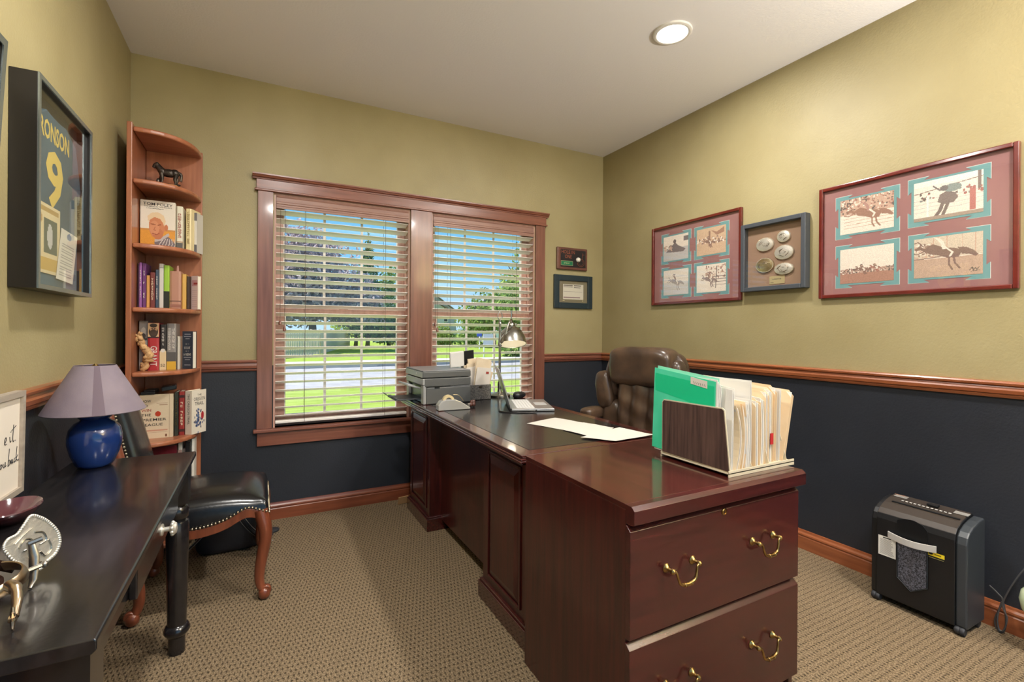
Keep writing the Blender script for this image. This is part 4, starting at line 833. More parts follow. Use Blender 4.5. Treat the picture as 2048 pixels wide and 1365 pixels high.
mb = MB(); n = 28; vs_ = []
for j in range(n + 1):
    for i in range(n + 1):
        u, v = i / n * 2 - 1, j / n * 2 - 1
        cx_, cy_ = (XB + XF) / 2 + .012, (YN + YFAR) / 2
        uu, vv = math.copysign(abs(u) ** .9, u), math.copysign(abs(v) ** .9, v)
        edge = max(abs(u), abs(v)); rim = max(abs(u) ** 6, abs(v) ** 6); puff = (1 - rim) ** .5
        z = .392 + .066 * puff + .040 * max(0, 1 - .8 * (u * u + v * v)) + (.010 * (abs(u) * abs(v)) ** 3)
        bul = 1 + .035 * math.sin(puff * math.pi)
        vs_.append((cx_ + uu * .240 * bul, cy_ + vv * .243 * bul, z))
fs = [(j * (n + 1) + i, j * (n + 1) + i + 1, (j + 1) * (n + 1) + i + 1, (j + 1) * (n + 1) + i) for j in range(n) for i in range(n)]
o = len(vs_); rimi = [i for i in range(n + 1)] + [j * (n + 1) + n for j in range(1, n + 1)] + [n * (n + 1) + i for i in range(n - 1, -1, -1)] + [j * (n + 1) for j in range(n - 1, 0, -1)]
def low(p):
    u = (p[0] - XB - .02) / (XF - XB); return (p[0], p[1], railz(min(max(u, 0), 1)) + .014 if abs(p[1] - (YN + YFAR) / 2) > .2 else .372)
vs_ += [low(vs_[i]) for i in rimi]; L = len(rimi)
fs += [(rimi[(k + 1) % L], rimi[k], o + k, o + (k + 1) % L) for k in range(L)] + [tuple(range(o, o + L))]
mb.add(vs_, fs, True); mb.build('seat', 'black_leather', sc_, sharp=80, subsurf=1)
# reclined back: wooden frame with a padded leather panel
def bk(y, z, d): x = .232 - (z - .40) * .235; return (x + d, y, z)
fr_out = [(-.955, .40), (-.950, .62), (-.925, .84), (-.86, .925), (-.735, .955), (-.61, .925), (-.545, .84), (-.520, .62), (-.515, .40)]
fo = spline([(p[0], p[1], 0) for p in fr_out], 5)
MB().tube([bk(p[0], p[1], -.012) for p in fo], .020, 10, flat=(1, 1)).build('back_frame', 'chair_wood', sc_)
MB().tube([bk(-.955, .44, -.012), bk(-.515, .44, -.012)], .018, 10).build('back_rail', 'chair_wood', sc_)
mb = MB(); N_ = 20; vs_ = []
for j in range(N_ + 1):
    for i in range(N_ + 1):
        u, v = i / N_ * 2 - 1, j / N_; z = .47 + .455 * v; hw = .200 * (1 - .10 * v - .62 * max(0, v - .80) ** 1.3 * 2.2)
        vs_.append(bk(-.735 + u * hw, z, .002 + .030 * (1 - abs(u) ** 4) ** .6 * (1 - abs(2 * v - 1) ** 6) ** .6))
fs = [(j * (N_ + 1) + i, j * (N_ + 1) + i + 1, (j + 1) * (N_ + 1) + i + 1, (j + 1) * (N_ + 1) + i) for j in range(N_) for i in range(N_)]
mb.add(vs_, fs, True); back_v = [(p[0] - .030, p[1], p[2]) for p in vs_]; mb.add(back_v, [tuple(reversed(f)) for f in fs], True)
mb.build('back_cushion', 'black_leather', sc_, sharp=80)
mb = MB()
for k in range(34):
    v = k / 33; z = .47 + .455 * v; hw = .203 * (1 - .10 * v - .62 * max(0, v - .80) ** 1.3 * 2.2)
    for sg_ in (-1, 1): mb.sell(bk(-.735 + sg_ * hw, z, .010), (.0055, .0055, .0055), (1, 1), 7, 5)
stuff(mb.build('nailhead_trim', 'nail_brass', sc_))

# black stitched leather bag under the chair
bg = thing('leather_bag', 'black leather bag with white stitched straps under the side chair', 'bag', (.46, -.34, 0))
M('bag_leather', s(34, 35, 40), .4, bump=.1, bscale=100); M('stitch', s(176, 170, 162), .8)
MB().sell((.510, -.335, .125), (.160, .085, .122), (.35, .45), 28, 14).build('body', 'bag_leather', bg, sharp=80)
for x0, x1, zz in ((.38, .46, 1), (.61, .53, 1)):
    pts = spline([(x0 - (x1 - x0) * 1.2, -.425, .03), (x0 - (x1 - x0) * .2, -.428, .10), (x0 + (x1 - x0) * .5, -.428, .18), (x1, -.424, .27)], 6)
    st = MB().tube(pts, .020, 8, flat=(1, .16)).build('strap', 'bag_leather', bg)
    for o in (-.012, .012): MB().tube([(p[0] + o, p[1] - .005, p[2] + o * .4) for p in pts], .0013, 5).build('stitching', 'stitch', st)
st = MB().tube(spline([(.38, -.426, .205), (.50, -.430, .190), (.60, -.426, .205)], 6), .014, 8, flat=(1, .16)).build('strap', 'bag_leather', bg)
MB().tube(spline([(.38, -.431, .214), (.50, -.435, .199), (.60, -.431, .214)], 6), .0009, 5).build('stitching', 'stitch', st)
mb = MB()
for k in range(9): mb.tube([(.585 + k * .006, -.40 + .004 * (k % 3), .25), (.590 + k * .006, -.41, .10 + .015 * (k % 4))], .0026, 5)
mb.build('fringe', M('fringe_leather', s(120, 100, 78), .6), bg)
MB().tube(spline([(.62, -.395, .10), (.635, -.40, .06), (.62, -.405, .04), (.61, -.40, .07)], 5, True), .003, 6, closed=True).build('buckle', 'nickel', bg)
wd = thing('furniture_caster', 'small dark round caster cup on the carpet behind the chair leg', 'caster', (.722, -.20, 0))
MB().lathe([(.030, 0), (.034, .004), (.034, .010), (.028, .014), (.010, .016)], (.722, -.20, .0005), 24).build('cup', 'rubber', wd)
MB().tube(spline([(.722, -.232, .006), (.715, -.27, .004), (.69, -.30, .004)], 5), .003, 6).build('strap_end', 'rubber', wd)

# ------------------------------------------------------------------ executive desk
DZ = .742; DX0, DX1, DY0, DY1 = 1.487, 2.247, -1.842, -.165
dk = thing('executive_desk', 'dark mahogany executive desk with raised panels and black writing inset', 'desk', (1.87, -1.0, 0))
MB().box(DX0 + .012, DX1 - .012, DY0 + .012, DY1 - .012, .730, DZ).build('desk_top', 'mahogany_y', dk, .004, 3)
mb = MB()
for i0, z0, z1 in ((.004, .722, .7305), (0, .714, .7225), (.008, .706, .7145)): mb.box(DX0 + i0, DX1 - i0, DY0 + i0, DY1 - i0, z0, z1)
mb.build('edge_moulding', 'mahogany_y', dk, .003, 2)
M('inset_black', s(26, 23, 24), .22, bump=.10, bscale=260, coat=.3)
box('writing_inset', 1.566, 2.180, -1.768, -.240, DZ - .004, DZ + .0006, 'inset_black', dk)
M('groove', s(30, 12, 11), .4)
mb = MB(); g = .0015
for x0, x1, y0, y1 in ((1.562, 1.566, -1.772, -.236), (2.180, 2.184, -1.772, -.236), (1.566, 2.180, -1.772, -1.768), (1.566, 2.180, -.240, -.236)): mb.box(x0, x1, y0, y1, DZ - .003, DZ + .0004)
mb.build('inlay_line', 'groove', dk)
def raised(parent, x, y0, y1, z0, z1):      # raised panel and its frame on a face that looks to -x
    a, b = min(y0, y1), max(y0, y1)
    for q in ((a, a + .012, z0, z1), (b - .012, b, z0, z1), (a + .012, b - .012, z0, z0 + .012), (a + .012, b - .012, z1 - .012, z1)):
        box('panel_moulding', x - .007, x, *q, 'mahogany_z', parent, .003, 3)
    e = .030; i0, i1, j0, j1 = a + .016, b - .016, z0 + .016, z1 - .016
    o = [(x - .001, i0, j0), (x - .001, i1, j0), (x - .001, i1, j1), (x - .001, i0, j1), (x - .009, i0 + e, j0 + e), (x - .009, i1 - e, j0 + e), (x - .009, i1 - e, j1 - e), (x - .009, i0 + e, j1 - e)]
    MB().add(o, [(0, 4, 5, 1), (1, 5, 6, 2), (2, 6, 7, 3), (3, 7, 4, 0), (4, 7, 6, 5)]).build('raised_panel', 'mahogany_z', parent)
for y0, y1 in ((-1.798, -1.392), (-.618, -.205)):
    p = MB().box(1.545, 2.225, y0, y1, .06, .706).build('pedestal', 'mahogany_z', dk, .003)
    MB().box(1.527, 2.240, y0 - .014, y1 + .014, 0, .074).box(1.533, 2.234, y0 - .008, y1 + .008, .074, .084).build('plinth', 'mahogany_y', p, .003)
    raised(p, 1.545, y0 + .052, y1 - .052, .118, .672)
box('modesty_panel', 1.618, 1.636, -1.392, -.618, .060, .706, 'mahogany_z', dk)

# ------------------------------------------------------------------ lateral file cabinet
fc = thing('file_cabinet', 'dark mahogany two drawer lateral file cabinet with brass pulls', 'cabinet', (1.865, -2.13, 0))
FX0, FX1, FY0, FY1 = 1.500, 2.222, -2.388, -1.856
mb = MB().box(FX0, FX0 + .02, FY0, FY1, 0, .733).box(FX1 - .02, FX1, FY0, FY1, 0, .733).box(FX0 + .02, FX1 - .02, FY1 - .012, FY1, 0, .733).box(FX0 + .02, FX1 - .02, FY0 + .02, FY1 - .012, 0, .06).box(FX0 + .02, FX1 - .02, FY0 + .008, FY1 - .012, .70, .733)
mb.build('carcass', 'mahogany_z', fc, .0015)
box('cabinet_top', FX0, FX1 + .012, FY0, FY1, .7335, .7475, 'mahogany_y', fc, .001)
MB().prism([(FY0 - .0005, .7475), (FY0 - .022, .7475), (FY0 - .034, .738), (FY0 - .034, .702), (FY0 - .020, .698), (FY0 - .0005, .698)], lambda p, q: (q, p[0], p[1]), FX0 - .001, FX1 + .014).build('front_lip', 'mahogany_x', fc, .001)
box('kick', FX0 + .02, FX1 - .02, FY0 + .01, FY0 + .02, .0, .06, 'mahogany_x', fc)
def drawer(z0, z1, lock):
    d = MB().prism([(FY0 - .001, z0), (FY0 - .018, z0), (FY0 - .020, z0 + .002), (FY0 - .020, z1 - .014), (FY0 - .004, z1), (FY0 - .001, z1)], lambda p, q: (q, p[0], p[1]), FX0 - .002, FX1 - .004).build('drawer_front', 'mahogany_x', fc, .001)
    yf = FY0 - .020; zc = z0 + (z1 - z0) * .55
    for xc in (1.675, 2.034):
        mb = MB()
        for sg_ in (-1, 1):
            x = xc + sg_ * .050
            mb.lathe([(.012, 0), (.0125, .002), (.009, .005), (.005, .010), (.0045, .018), (.0075, .021), (.0075, .027), (.003, .031)], (x, yf, zc), 16, (1, 0, 0), (0, 0, 1), (0, -1, 0))
        pts = spline([(xc - .050, yf - .024, zc), (xc - .040, yf - .027, zc - .003), (xc - .034, yf - .029, zc - .022), (xc - .026, yf - .030, zc - .036), (xc, yf - .031, zc - .041), (xc + .026, yf - .030, zc - .036), (xc + .034, yf - .029, zc - .022), (xc + .040, yf - .027, zc - .003), (xc + .050, yf - .024, zc)], 5)
        mb.tube(pts, [.0035 + .002 * math.exp(-((i / (len(pts) - 1) - .5) / .15) ** 2) for i in range(len(pts))], 10)
        mb.lathe([(.0058, -.002), (.0068, 0), (.0058, .002)], (xc - .012, yf - .031, zc - .0405), 12, (0, 1, 0), (0, 0, 1), (1, 0, 0)); mb.lathe([(.0058, -.002), (.0068, 0), (.0058, .002)], (xc + .012, yf - .031, zc - .0405), 12, (0, 1, 0), (0, 0, 1), (1, 0, 0))
        mb.build('pull', 'brass', d)
    if lock:
        MB().lathe([(.0105, 0), (.0105, .002), (.009, .004), (.0065, .0045), (.0065, .003), (.001, .003)], (1.855, yf, z1 - .020), 20, (1, 0, 0), (0, 0, 1), (0, -1, 0)).build('lock', 'brass', d)
        MB().box(1.8543, 1.8557, yf - .0042, yf - .003, z1 - .0245, z1 - .0165).build('keyhole', 'groove', d)
drawer(.398, .694, True); drawer(.076, .386, False)

# ------------------------------------------------------------------ file rack and its folders
FT = .7475
fk = thing('file_rack', 'desktop file rack with wood grain end panel and beige tray', 'file rack', (2.1, -2.215, FT))
M('beige_metal', s(206, 194, 168), .45); wood('dark_grain', s(58, 42, 38), s(96, 72, 64), .5, 'z', scale=2.2)
RY0, RY1 = -2.362, -2.078
MB().box(1.936, 2.268, RY0, RY1, FT + .010, FT + .013).box(1.936, 2.268, RY0, RY0 + .003, FT + .0005, FT + .020).box(1.936, 2.268, RY1 - .003, RY1, FT + .0005, FT + .020).build('tray', 'beige_metal', fk)
pp = [(RY1, FT + .016), (RY1 + .000, FT + .198), (RY1 - .008, FT + .208), (RY0 + .030, FT + .212), (RY0 + .022, FT + .206), (RY0, FT + .014)]
MB().prism(pp, lambda p, q: (q, p[0], p[1]), 1.942, 1.9455).build('end_panel', 'beige_metal', fk)
pin = [(RY1 - .003, FT + .019), (RY1 - .003, FT + .197), (RY1 - .009, FT + .2045), (RY0 + .031, FT + .2085), (RY0 + .025, FT + .204), (RY0 + .004, FT + .017)]
MB().prism(pin, lambda p, q: (q, p[0], p[1]), 1.9405, 1.9425).build('wood_grain_face', 'dark_grain', fk)
for x in (2.062, 2.150, 2.246): MB().prism([(RY1 - .01, FT + .013), (RY1 - .01, FT + .150), (RY0 + .05, FT + .150), (RY0 + .012, FT + .013)], lambda p, q: (q, p[0], p[1]), x, x + .0018).build('divider', 'beige_metal', fk)
def folder(label, x, th, y0, y1, h, mat, top=0.0, bulge=0.0, tabs=None, sheets=0, leanx=0.0, cut=0.0, z0=FT + .0135, name='file_folder', sheetmat='paper_white'):
    # a stack standing on the tray in a plane of constant x; top edge may slope, near edge (y0) faces the camera
    t = thing(name, label, 'folder', (x, (y0 + y1) / 2, z0), group='folders in the desktop file rack')
    n = 8
    def leaf(xa, ya, yb, hh, m, nm, thick=.0009, cutc=cut):
        mb = MB(); poly = [(ya, 0), (yb, 0), (yb, hh + top), (ya + cutc, hh), (ya, hh - cutc)] if cutc else [(ya, 0), (yb, 0), (yb, hh + top), (ya, hh)]
        def fn(p, q):
            v = p[1] / max(hh, .01); u = (p[0] - ya) / (yb - ya)
            return (xa + q + leanx * p[1] + bulge * math.sin(math.pi * min(v, 1)) * (1 - .5 * u), p[0], z0 + p[1])
        if bulge:      # several strips so the bend shows
            vs_ = []; m_ = 10
            for k in range(m_ + 1):
                v = k / m_
                for (yy, hf) in ((ya, hh - cutc), (yb, hh + top)):
                    for q in (0, thick): vs_.append(fn((yy, hf * v), q))
            fs = []
            for k in range(m_):
                a = k * 4; fs += [(a, a + 2, a + 6, a + 4), (a + 1, a + 5, a + 7, a + 3), (a, a + 4, a + 5, a + 1), (a + 2, a + 3, a + 7, a + 6)]
            fs += [(0, 1, 3, 2), (m_ * 4, m_ * 4 + 2, m_ * 4 + 3, m_ * 4 + 1)]
            mb.add(vs_, fs)
        else: mb.prism(poly, fn, 0, thick)
        return mb.build(nm, m, t)
    leaf(x, y0, y1, h, mat, 'front_cover'); leaf(x + th, y0 + .002, y1 - .004, h + .004, mat, 'back_cover')
    for k in range(sheets):
        leaf(x + th * (k + 1) / (sheets + 1), y0 + .004 + .006 * ((k * 7) % 5) / 5, y1 - .01, h - .012 + .012 * ((k * 3) % 4) / 4, sheetmat, 'sheet', max(.0007, th / (sheets + 1) * .72), 0)
    if tabs:
        for ya, yb, m in tabs: MB().hexa([(x - .0008, ya, z0 + h - .004), (x + .0008, ya, z0 + h - .004), (x + .0008, yb, z0 + h - .004), (x - .0008, yb, z0 + h - .004), (x - .0008, ya, z0 + h + .012), (x + .0008, ya, z0 + h + .012), (x + .0008, yb, z0 + h + .012), (x - .0008, yb, z0 + h + .012)]).build('tab', m, t)
    return t
M('manila', s(226, 196, 156), .6, col2=s(234, 208, 172), nscale=10); M('manila_light', s(232, 214, 184), .6); M('green_plastic', s(64, 208, 160), .3, col2=s(88, 216, 176), nscale=3, sharp=(.45, .55)); M('green_dark', s(30, 196, 140), .3); M('green_edge', s(140, 214, 186), .35)
gt = thing('file_folder', 'bright green plastic folder behind the wood grain panel', 'folder', (1.965, -2.16, FT + .0135), group='folders in the desktop file rack')
gz = FT + .0135
def gpoly(d, y0, y1, z0, z1, zt): return [(d, y1, z0), (d, y0, z0), (d, y0, z1), (d, y1, zt)]
MB().prism([(-2.020, gz + .010), (-2.032, gz + .305), (-2.300, gz + .278), (-2.294, gz + .002)], lambda p, q: (q, p[0], p[1]), 1.9505, 1.9515).build('front_cover', 'green_plastic', gt)
MB().prism([(-2.022, gz + .004), (-2.034, gz + .312), (-2.303, gz + .288), (-2.296, gz + .000)], lambda p, q: (q, p[0], p[1]), 1.9640, 1.9650).build('back_cover', 'green_edge', gt)
MB().prism([(-2.034, gz + .262), (-2.036, gz + .286), (-2.294, gz + .262), (-2.293, gz + .200), (-2.20, gz + .198), (-2.036, gz + .222)], lambda p, q: (q, p[0], p[1]), 1.9500, 1.9505).build('inner_card', 'green_dark', gt)
MB().prism([(-2.200, gz + .262), (-2.200, gz + .286), (-2.268, gz + .276), (-2.268, gz + .252)], lambda p, q: (q, p[0], p[1]), 1.9488, 1.9496).build('label_tab', 'paper', gt)
mb = MB()
for k in range(6): mb.tube([(1.9486, -2.212 - k * .009, gz + .272 - k * .0014), (1.9486, -2.216 - k * .009, gz + .264 - k * .0014)], .0007, 4)
mb.build('pencil_marks', 'ink', gt)
for k in range(5): MB().prism([(-2.03, gz + .004), (-2.04, gz + .290 - k * .004), (-2.305 - .002 * k, gz + .284 - k * .006), (-2.300, gz)], lambda p, q: (q, p[0], p[1]), 1.9525 + k * .0022, 1.9540 + k * .0022).build('sheet', 'paper_white', gt)
folder('white papers in a sleeve just right of the green folder', 1.9680, .010, -2.345, -2.06, .255, 'paper_white', .03, .0, sheets=4, leanx=.02)
folder('thick bent cream booklet with curled front edge', 1.9830, .020, -2.350, -2.07, .205, 'manila_light', .02, .020, sheets=5, sheetmat='paper')
folder('manila folder with a torn white cover curling outwards', 2.0090, .016, -2.352, -2.07, .210, 'manila', .02, .014, sheets=5)
folder('thick sheaf of loose white pages sagging at the foot', 2.0300, .026, -2.350, -2.06, .216, 'paper_white', .01, .006, sheets=8)
folder('tall white sheet standing above the other papers', 2.0650, .010, -2.340, -2.06, .276, 'paper_white', .0, .0, sheets=3)
folder('manila folder with a bulldog clip in the middle of the rack', 2.0800, .024, -2.350, -2.06, .215, 'manila', .02, .0, sheets=5, cut=.02)
folder('cream folder with wrinkled edge behind the clip', 2.1100, .022, -2.346, -2.06, .222, 'manila_light', .03, .006, sheets=4, cut=.015)
folder('manila folder with yellow highlight mark', 2.1400, .018, -2.344, -2.05, .240, 'manila', .02, sheets=4, cut=.02)
t = folder('cream folder carrying a red index tab', 2.1640, .020, -2.340, -2.05, .246, 'manila_light', .02, sheets=4, cut=.02)
box('index_tab', 2.168, 2.182, -2.344, -2.341, FT + .075, FT + .112, M('tab_red', s(170, 40, 44), .4), t)
folder('manila folder leaning near the end of the rack', 2.1920, .014, -2.338, -2.04, .252, 'manila', .01, sheets=3, cut=.025, leanx=.03)
folder('white page bundle beside the last manila folder', 2.2140, .010, -2.340, -2.05, .240, 'paper_white', .0, sheets=3, leanx=.03)
folder('outermost manila folder leaning past the cabinet edge', 2.2320, .016, -2.344, -2.04, .232, 'manila', .01, sheets=3, cut=.02, leanx=.22)

# ------------------------------------------------------------------ things on the desk
pr_ = thing('inkjet_printer', 'dark grey printer with open output tray at the window end of the desk', 'printer', (1.68, -.36, DZ), 0)
M('printer_side', s(84, 84, 82), .45, bump=.05, bscale=300); M('printer_front', s(150, 150, 148), .4); M('printer_top', s(120, 120, 122), .35); M('printer_dark', s(20, 22, 24), .3)
PX0, PX1, PY0, PY1 = 1.524, 1.836, -.552, -.175; PT = DZ + .208
mb = MB().box(PX0 + .02, PX1, PY0, PY1, DZ + .0015, DZ + .105).box(PX0 + .008, PX1, PY0, PY1, DZ + .108, DZ + .160)
mb.build('body', 'printer_side', pr_, .006, 3)
MB().box(PX0, PX0 + .020, PY0 + .002, PY0 + .050, DZ + .0015, DZ + .118).box(PX0, PX0 + .020, PY1 - .050, PY1 - .002, DZ + .0015, DZ + .118).box(PX0 - .004, PX0 + .020, PY0 + .002, PY1 - .002, DZ + .118, DZ + .158).build('front_bezel', 'printer_front', pr_, .005, 3)
box('output_slot', PX0 + .018, PX0 + .060, PY0 + .05, PY1 - .05, DZ + .004, DZ + .118, 'printer_dark', pr_)
MB().box(PX0 - .004, PX1, PY0 - .001, PY1 + .001, DZ + .163, PT - .006).build('scanner_unit', 'printer_side', pr_, .006, 3)
MB().box(PX0 - .006, PX0 - .003, PY0 + .004, PY1 - .004, DZ + .165, PT - .008).build('scanner_front', 'printer_front', pr_, .001)
box('lid', PX0 - .002, PX1 - .002, PY0 + .002, PY1 - .002, PT - .006, PT, 'printer_top', pr_, .003)
MB().lathe([(.007, 0), (.007, .0008)], (PX0 - .006, (PY0 + PY1) / 2 - .06, PT - .024), 16, (0, 1, 0), (0, 0, 1), (-1, 0, 0)).build('logo', 'paper_white', pr_)
MB().obox((PX0 - .040, (PY0 + PY1) / 2 - .02, DZ + .108), (-1, 0, .30), (0, 1, 0), (.30, 0, 1), .044, .11, .006).build('control_panel', 'printer_front', pr_, .004)
MB().obox((PX0 - .044, (PY0 + PY1) / 2 - .02, DZ + .116), (-1, 0, .30), (0, 1, 0), (.30, 0, 1), .026, .05, .0012).build('touch_screen', M('pale_screen', s(206, 212, 216), .15), pr_)
tr = MB().box(PX0 - .150, PX0 + .02, -.47, -.27, DZ + .024, DZ + .032).box(PX0 - .150, PX0 - .132, -.455, -.285, DZ + .032, DZ + .040).build('output_tray', 'dark_plastic', pr_, .003)
MB().obox((PX0 - .175, -.37, DZ + .048), (-1, 0, .75), (0, 1, 0), (.75, 0, 1), .028, .022, .002).build('tray_stop', 'dark_plastic', tr)
MB().tube([(1.70, PY0 - .0005, DZ + .1065), (PX1 - .002, PY0 - .0005, DZ + .1065)], .0012, 5).build('paper_drawer_seam', 'printer_dark', pr_)
box('side_latch', 1.595, 1.628, PY0 - .002, PY0, DZ + .098, DZ + .106, 'printer_dark', pr_)

wb = thing('white_box', 'small white flat box leaning on top of the printer', 'box', (1.80, -.40, PT))
MB().obox((1.800, -.395, PT + .056), (1, -.12, .10), (.12, 1, .14), (-.10, -.14, 1), .047, .012, .050).build('carton', M('white_card', s(226, 222, 216), .5), wb, .002)
MB().obox((1.7985, -.4075, PT + .054), (1, -.12, .10), (.12, 1, .14), (-.10, -.14, 1), .043, .0006, .046).build('front_face', 'paper_white', wb)

og = thing('mail_organizer', 'dark speckled mail box stuffed with envelopes beside the printer', 'organizer', (1.925, -.45, DZ))
M('speckled_grey', s(66, 64, 62), .6, col2=s(104, 100, 96), nscale=160, sharp=(.45, .55)); OX0, OX1, OY0, OY1 = 1.848, 2.000, -.505, -.345
mb = MB().box(OX0, OX1, OY0, OY0 + .004, DZ + .001, DZ + .100).box(OX0, OX0 + .004, OY0, OY1, DZ + .001, DZ + .100).box(OX1 - .004, OX1, OY0, OY1, DZ + .001, DZ + .100).box(OX0, OX1, OY1 - .004, OY1, DZ + .001, DZ + .22).box(OX0, OX1, OY0, OY1, DZ + .001, DZ + .005)
mb.build('bin', 'speckled_grey', og, .001)
MB().box(1.912, 1.934, OY0 - .003, OY0, DZ + .082, DZ + .092).build('label_holder', 'nickel', og)
random.seed(21)
for k in range(15):
    y = OY0 + .012 + .128 * k / 14; h = .185 + .085 * random.random(); w_ = .088 + .022 * random.random(); x = (OX0 + OX1) / 2 + random.uniform(-.012, .014); an = random.uniform(-.34, .14); ln = random.uniform(-.10, .03)
    e = thing('envelope', ['cream envelope with a torn flap', 'white window envelope', 'tall folded letter', 'creased cream envelope', 'white letter'][k % 5] + [' at the very front of the mail box', ' second from the front of the mail box', ' third from the front of the mail box', ' fourth from the front of the mail box', ' fifth from the front of the mail box', ' sixth from the front of the mail box', ' just before the middle of the mail box', ' in the middle of the mail box', ' just behind the middle of the mail box', ' sixth from the back of the mail box', ' fifth from the back of the mail box', ' fourth from the back of the mail box', ' third from the back of the mail box', ' second from the back of the mail box', ' at the very back of the mail box'][k], 'envelope', (x, y, DZ + .0055), group='envelopes in the mail box')
    ax_, az_ = unit((math.cos(an), 0, math.sin(an))), unit((-math.sin(an), ln, math.cos(an))); c_ = V(x, y, DZ + .014) + az_ * h / 2
    MB().obox(c_, ax_, np.cross(az_, ax_), az_, w_ / 2, .0006 + .0008 * (k % 3), h / 2).build('sheet', 'paper_cream' if k % 3 else 'paper', e)
    if k % 2 == 0: MB().obox(c_ + ax_ * w_ * .25 + az_ * h * .34 - unit(np.cross(az_, ax_)) * .0022, ax_, np.cross(az_, ax_), az_, .010, .0002, .007).build('stamp', 'ink' if k % 4 else 'ink_red', e)
tag(MB().obox((1.905, -.350, DZ + .225), (1, .1, .1), (0, 1, .12), (-.1, -.12, 1), .040, .005, .095).build('black_folder', 'black_plastic', bevel=.002), 'black folder standing behind the white envelopes', 'folder')

td = thing('tape_dispenser', 'clear plastic tape dispenser with a cream tape roll on the desk', 'tape dispenser', (1.632, -.775, DZ), -.06)
M('clear_plastic', s(160, 156, 148), .08, spec=.8, coat=.8); M('tape_cream', s(206, 186, 142), .35)
MB().prism([(-.095, 0), (.095, 0), (.095, .010), (.070, .026), (.036, .048), (.006, .060), (-.050, .062), (-.078, .052), (-.095, .030)], lambda p, q: (p[0], q, p[1] + .0012), -.030, .030).build('shell', 'clear_plastic', td, .006, 3, local=True)
MB().lathe([(.034, -.012), (.034, .012), (.020, .012), (.020, -.012), (.034, -.012)], (-.030, 0, .052), 28, (1, 0, 0), (0, 0, 1), (0, -1, 0), caps=False).build('tape_roll', 'tape_cream', td, local=True)
MB().tube(spline([(.000, 0, .086), (.030, 0, .082), (.052, 0, .060), (.060, 0, .048)], 5), .010, 8, flat=(1, .12)).build('tape_strip', 'tape_cream', td, local=True)
box_ = MB().box(.086, .097, -.013, .013, .010, .030).build('cutter', 'steel', td, .001, local=True)
st_ = thing('bead_trinket', 'small lumpy dark reddish brown trinket right of the tape dispenser', 'trinket', (1.760, -.735, DZ))
mb = MB()
for k in range(9): mb.sell((1.760 + random.uniform(-.018, .018), -.735 + random.uniform(-.012, .012), DZ + .014 + random.uniform(0, .016)), (.012, .011, .013), (1, 1), 10, 8)
mb.build('beads', M('russet', s(84, 52, 44), .25), st_)

# laptop
lp = thing('laptop', 'open silver laptop seen from the side on the writing inset', 'laptop', (1.985, -.830, DZ + .0006), math.radians(-22))
M('alu', s(176, 172, 168), .35, metal=.7); M('key', s(206, 204, 200), .5); M('screen_black', s(14, 14, 16), .1)
LW, LD = .205, .245           # half length along local y, depth along local x (towards the chair)
MB().box(-.02, LD - .02, -LW + .02, LW - .02, .001, .016).build('base', 'alu', lp, .004, 3, local=True)
box_k = MB().box(.010, .115, -.165, .165, .0160, .0168).build('keyboard_well', 'grey_plastic', lp, local=True)
k0 = MB().box(0, .016, 0, .0215, 0, .0014).build('key', 'key', box_k, .0004, local=True); k0.location = (.012, -.163, .0168)
for r_ in range(6):
    for c_ in range(14):
        if r_ == 0 and c_ == 0: continue
        o = k0.copy(); C.objects.link(o); o.parent = box_k; o.location = (.012 + r_ * .0172, -.163 + c_ * .0235, .0168)
MB().box(.135, .205, -.055, .055, .0160, .0165).build('touchpad', 'grey_plastic', lp, local=True)
a = math.radians(108); sx_, sz_ = math.cos(a), math.sin(a)
sc2 = MB().obox((-.022 + sx_ * .118, 0, .016 + sz_ * .118), (sx_, 0, sz_), (0, 1, 0), (sz_, 0, -sx_), .118, LW - .022, .0035).build('screen_lid', 'alu', lp, .002, local=True)
MB().obox((-.022 + sx_ * .118 + .0040 * sz_, 0, .016 + sz_ * .118 - .0040 * sx_), (sx_, 0, sz_), (0, 1, 0), (sz_, 0, -sx_), .108, LW - .032, .0005).build('display', 'screen_black', sc2, local=True)
MB().tube([(-.020, -.15, .013), (-.020, .15, .013)], .006, 10).build('hinge', 'dark_plastic', lp, local=True)
tag(MB().tube(spline([(1.862, -.905, DZ + .004), (1.840, -.975, DZ + .004), (1.900, -1.045, DZ + .004), (1.985, -1.075, DZ + .004), (2.02, -1.06, DZ + .012)], 8), .0032, 8).build('charger_cable', 'black_plastic'), 'black charger cable curling around the near laptop corner', 'cable')
ms = thing('computer_mouse', 'black computer mouse behind the laptop', 'mouse', (2.205, -.520, DZ + .0006), .5)
MB().sell((0, 0, .018), (.058, .034, .020), (.8, .9), 24, 14, fn=lambda q: V(q[0], q[1], max(q[2], -.017) * (1.0 + .25 * (q[0] < 0)))).build('shell', 'black_plastic', ms, local=True)
MB().lathe([(.006, -.004), (.006, .004)], (.030, 0, .034), 12, (1, 0, 0), (0, 0, 1), (0, 1, 0)).build('scroll_wheel', 'rubber', ms, local=True)

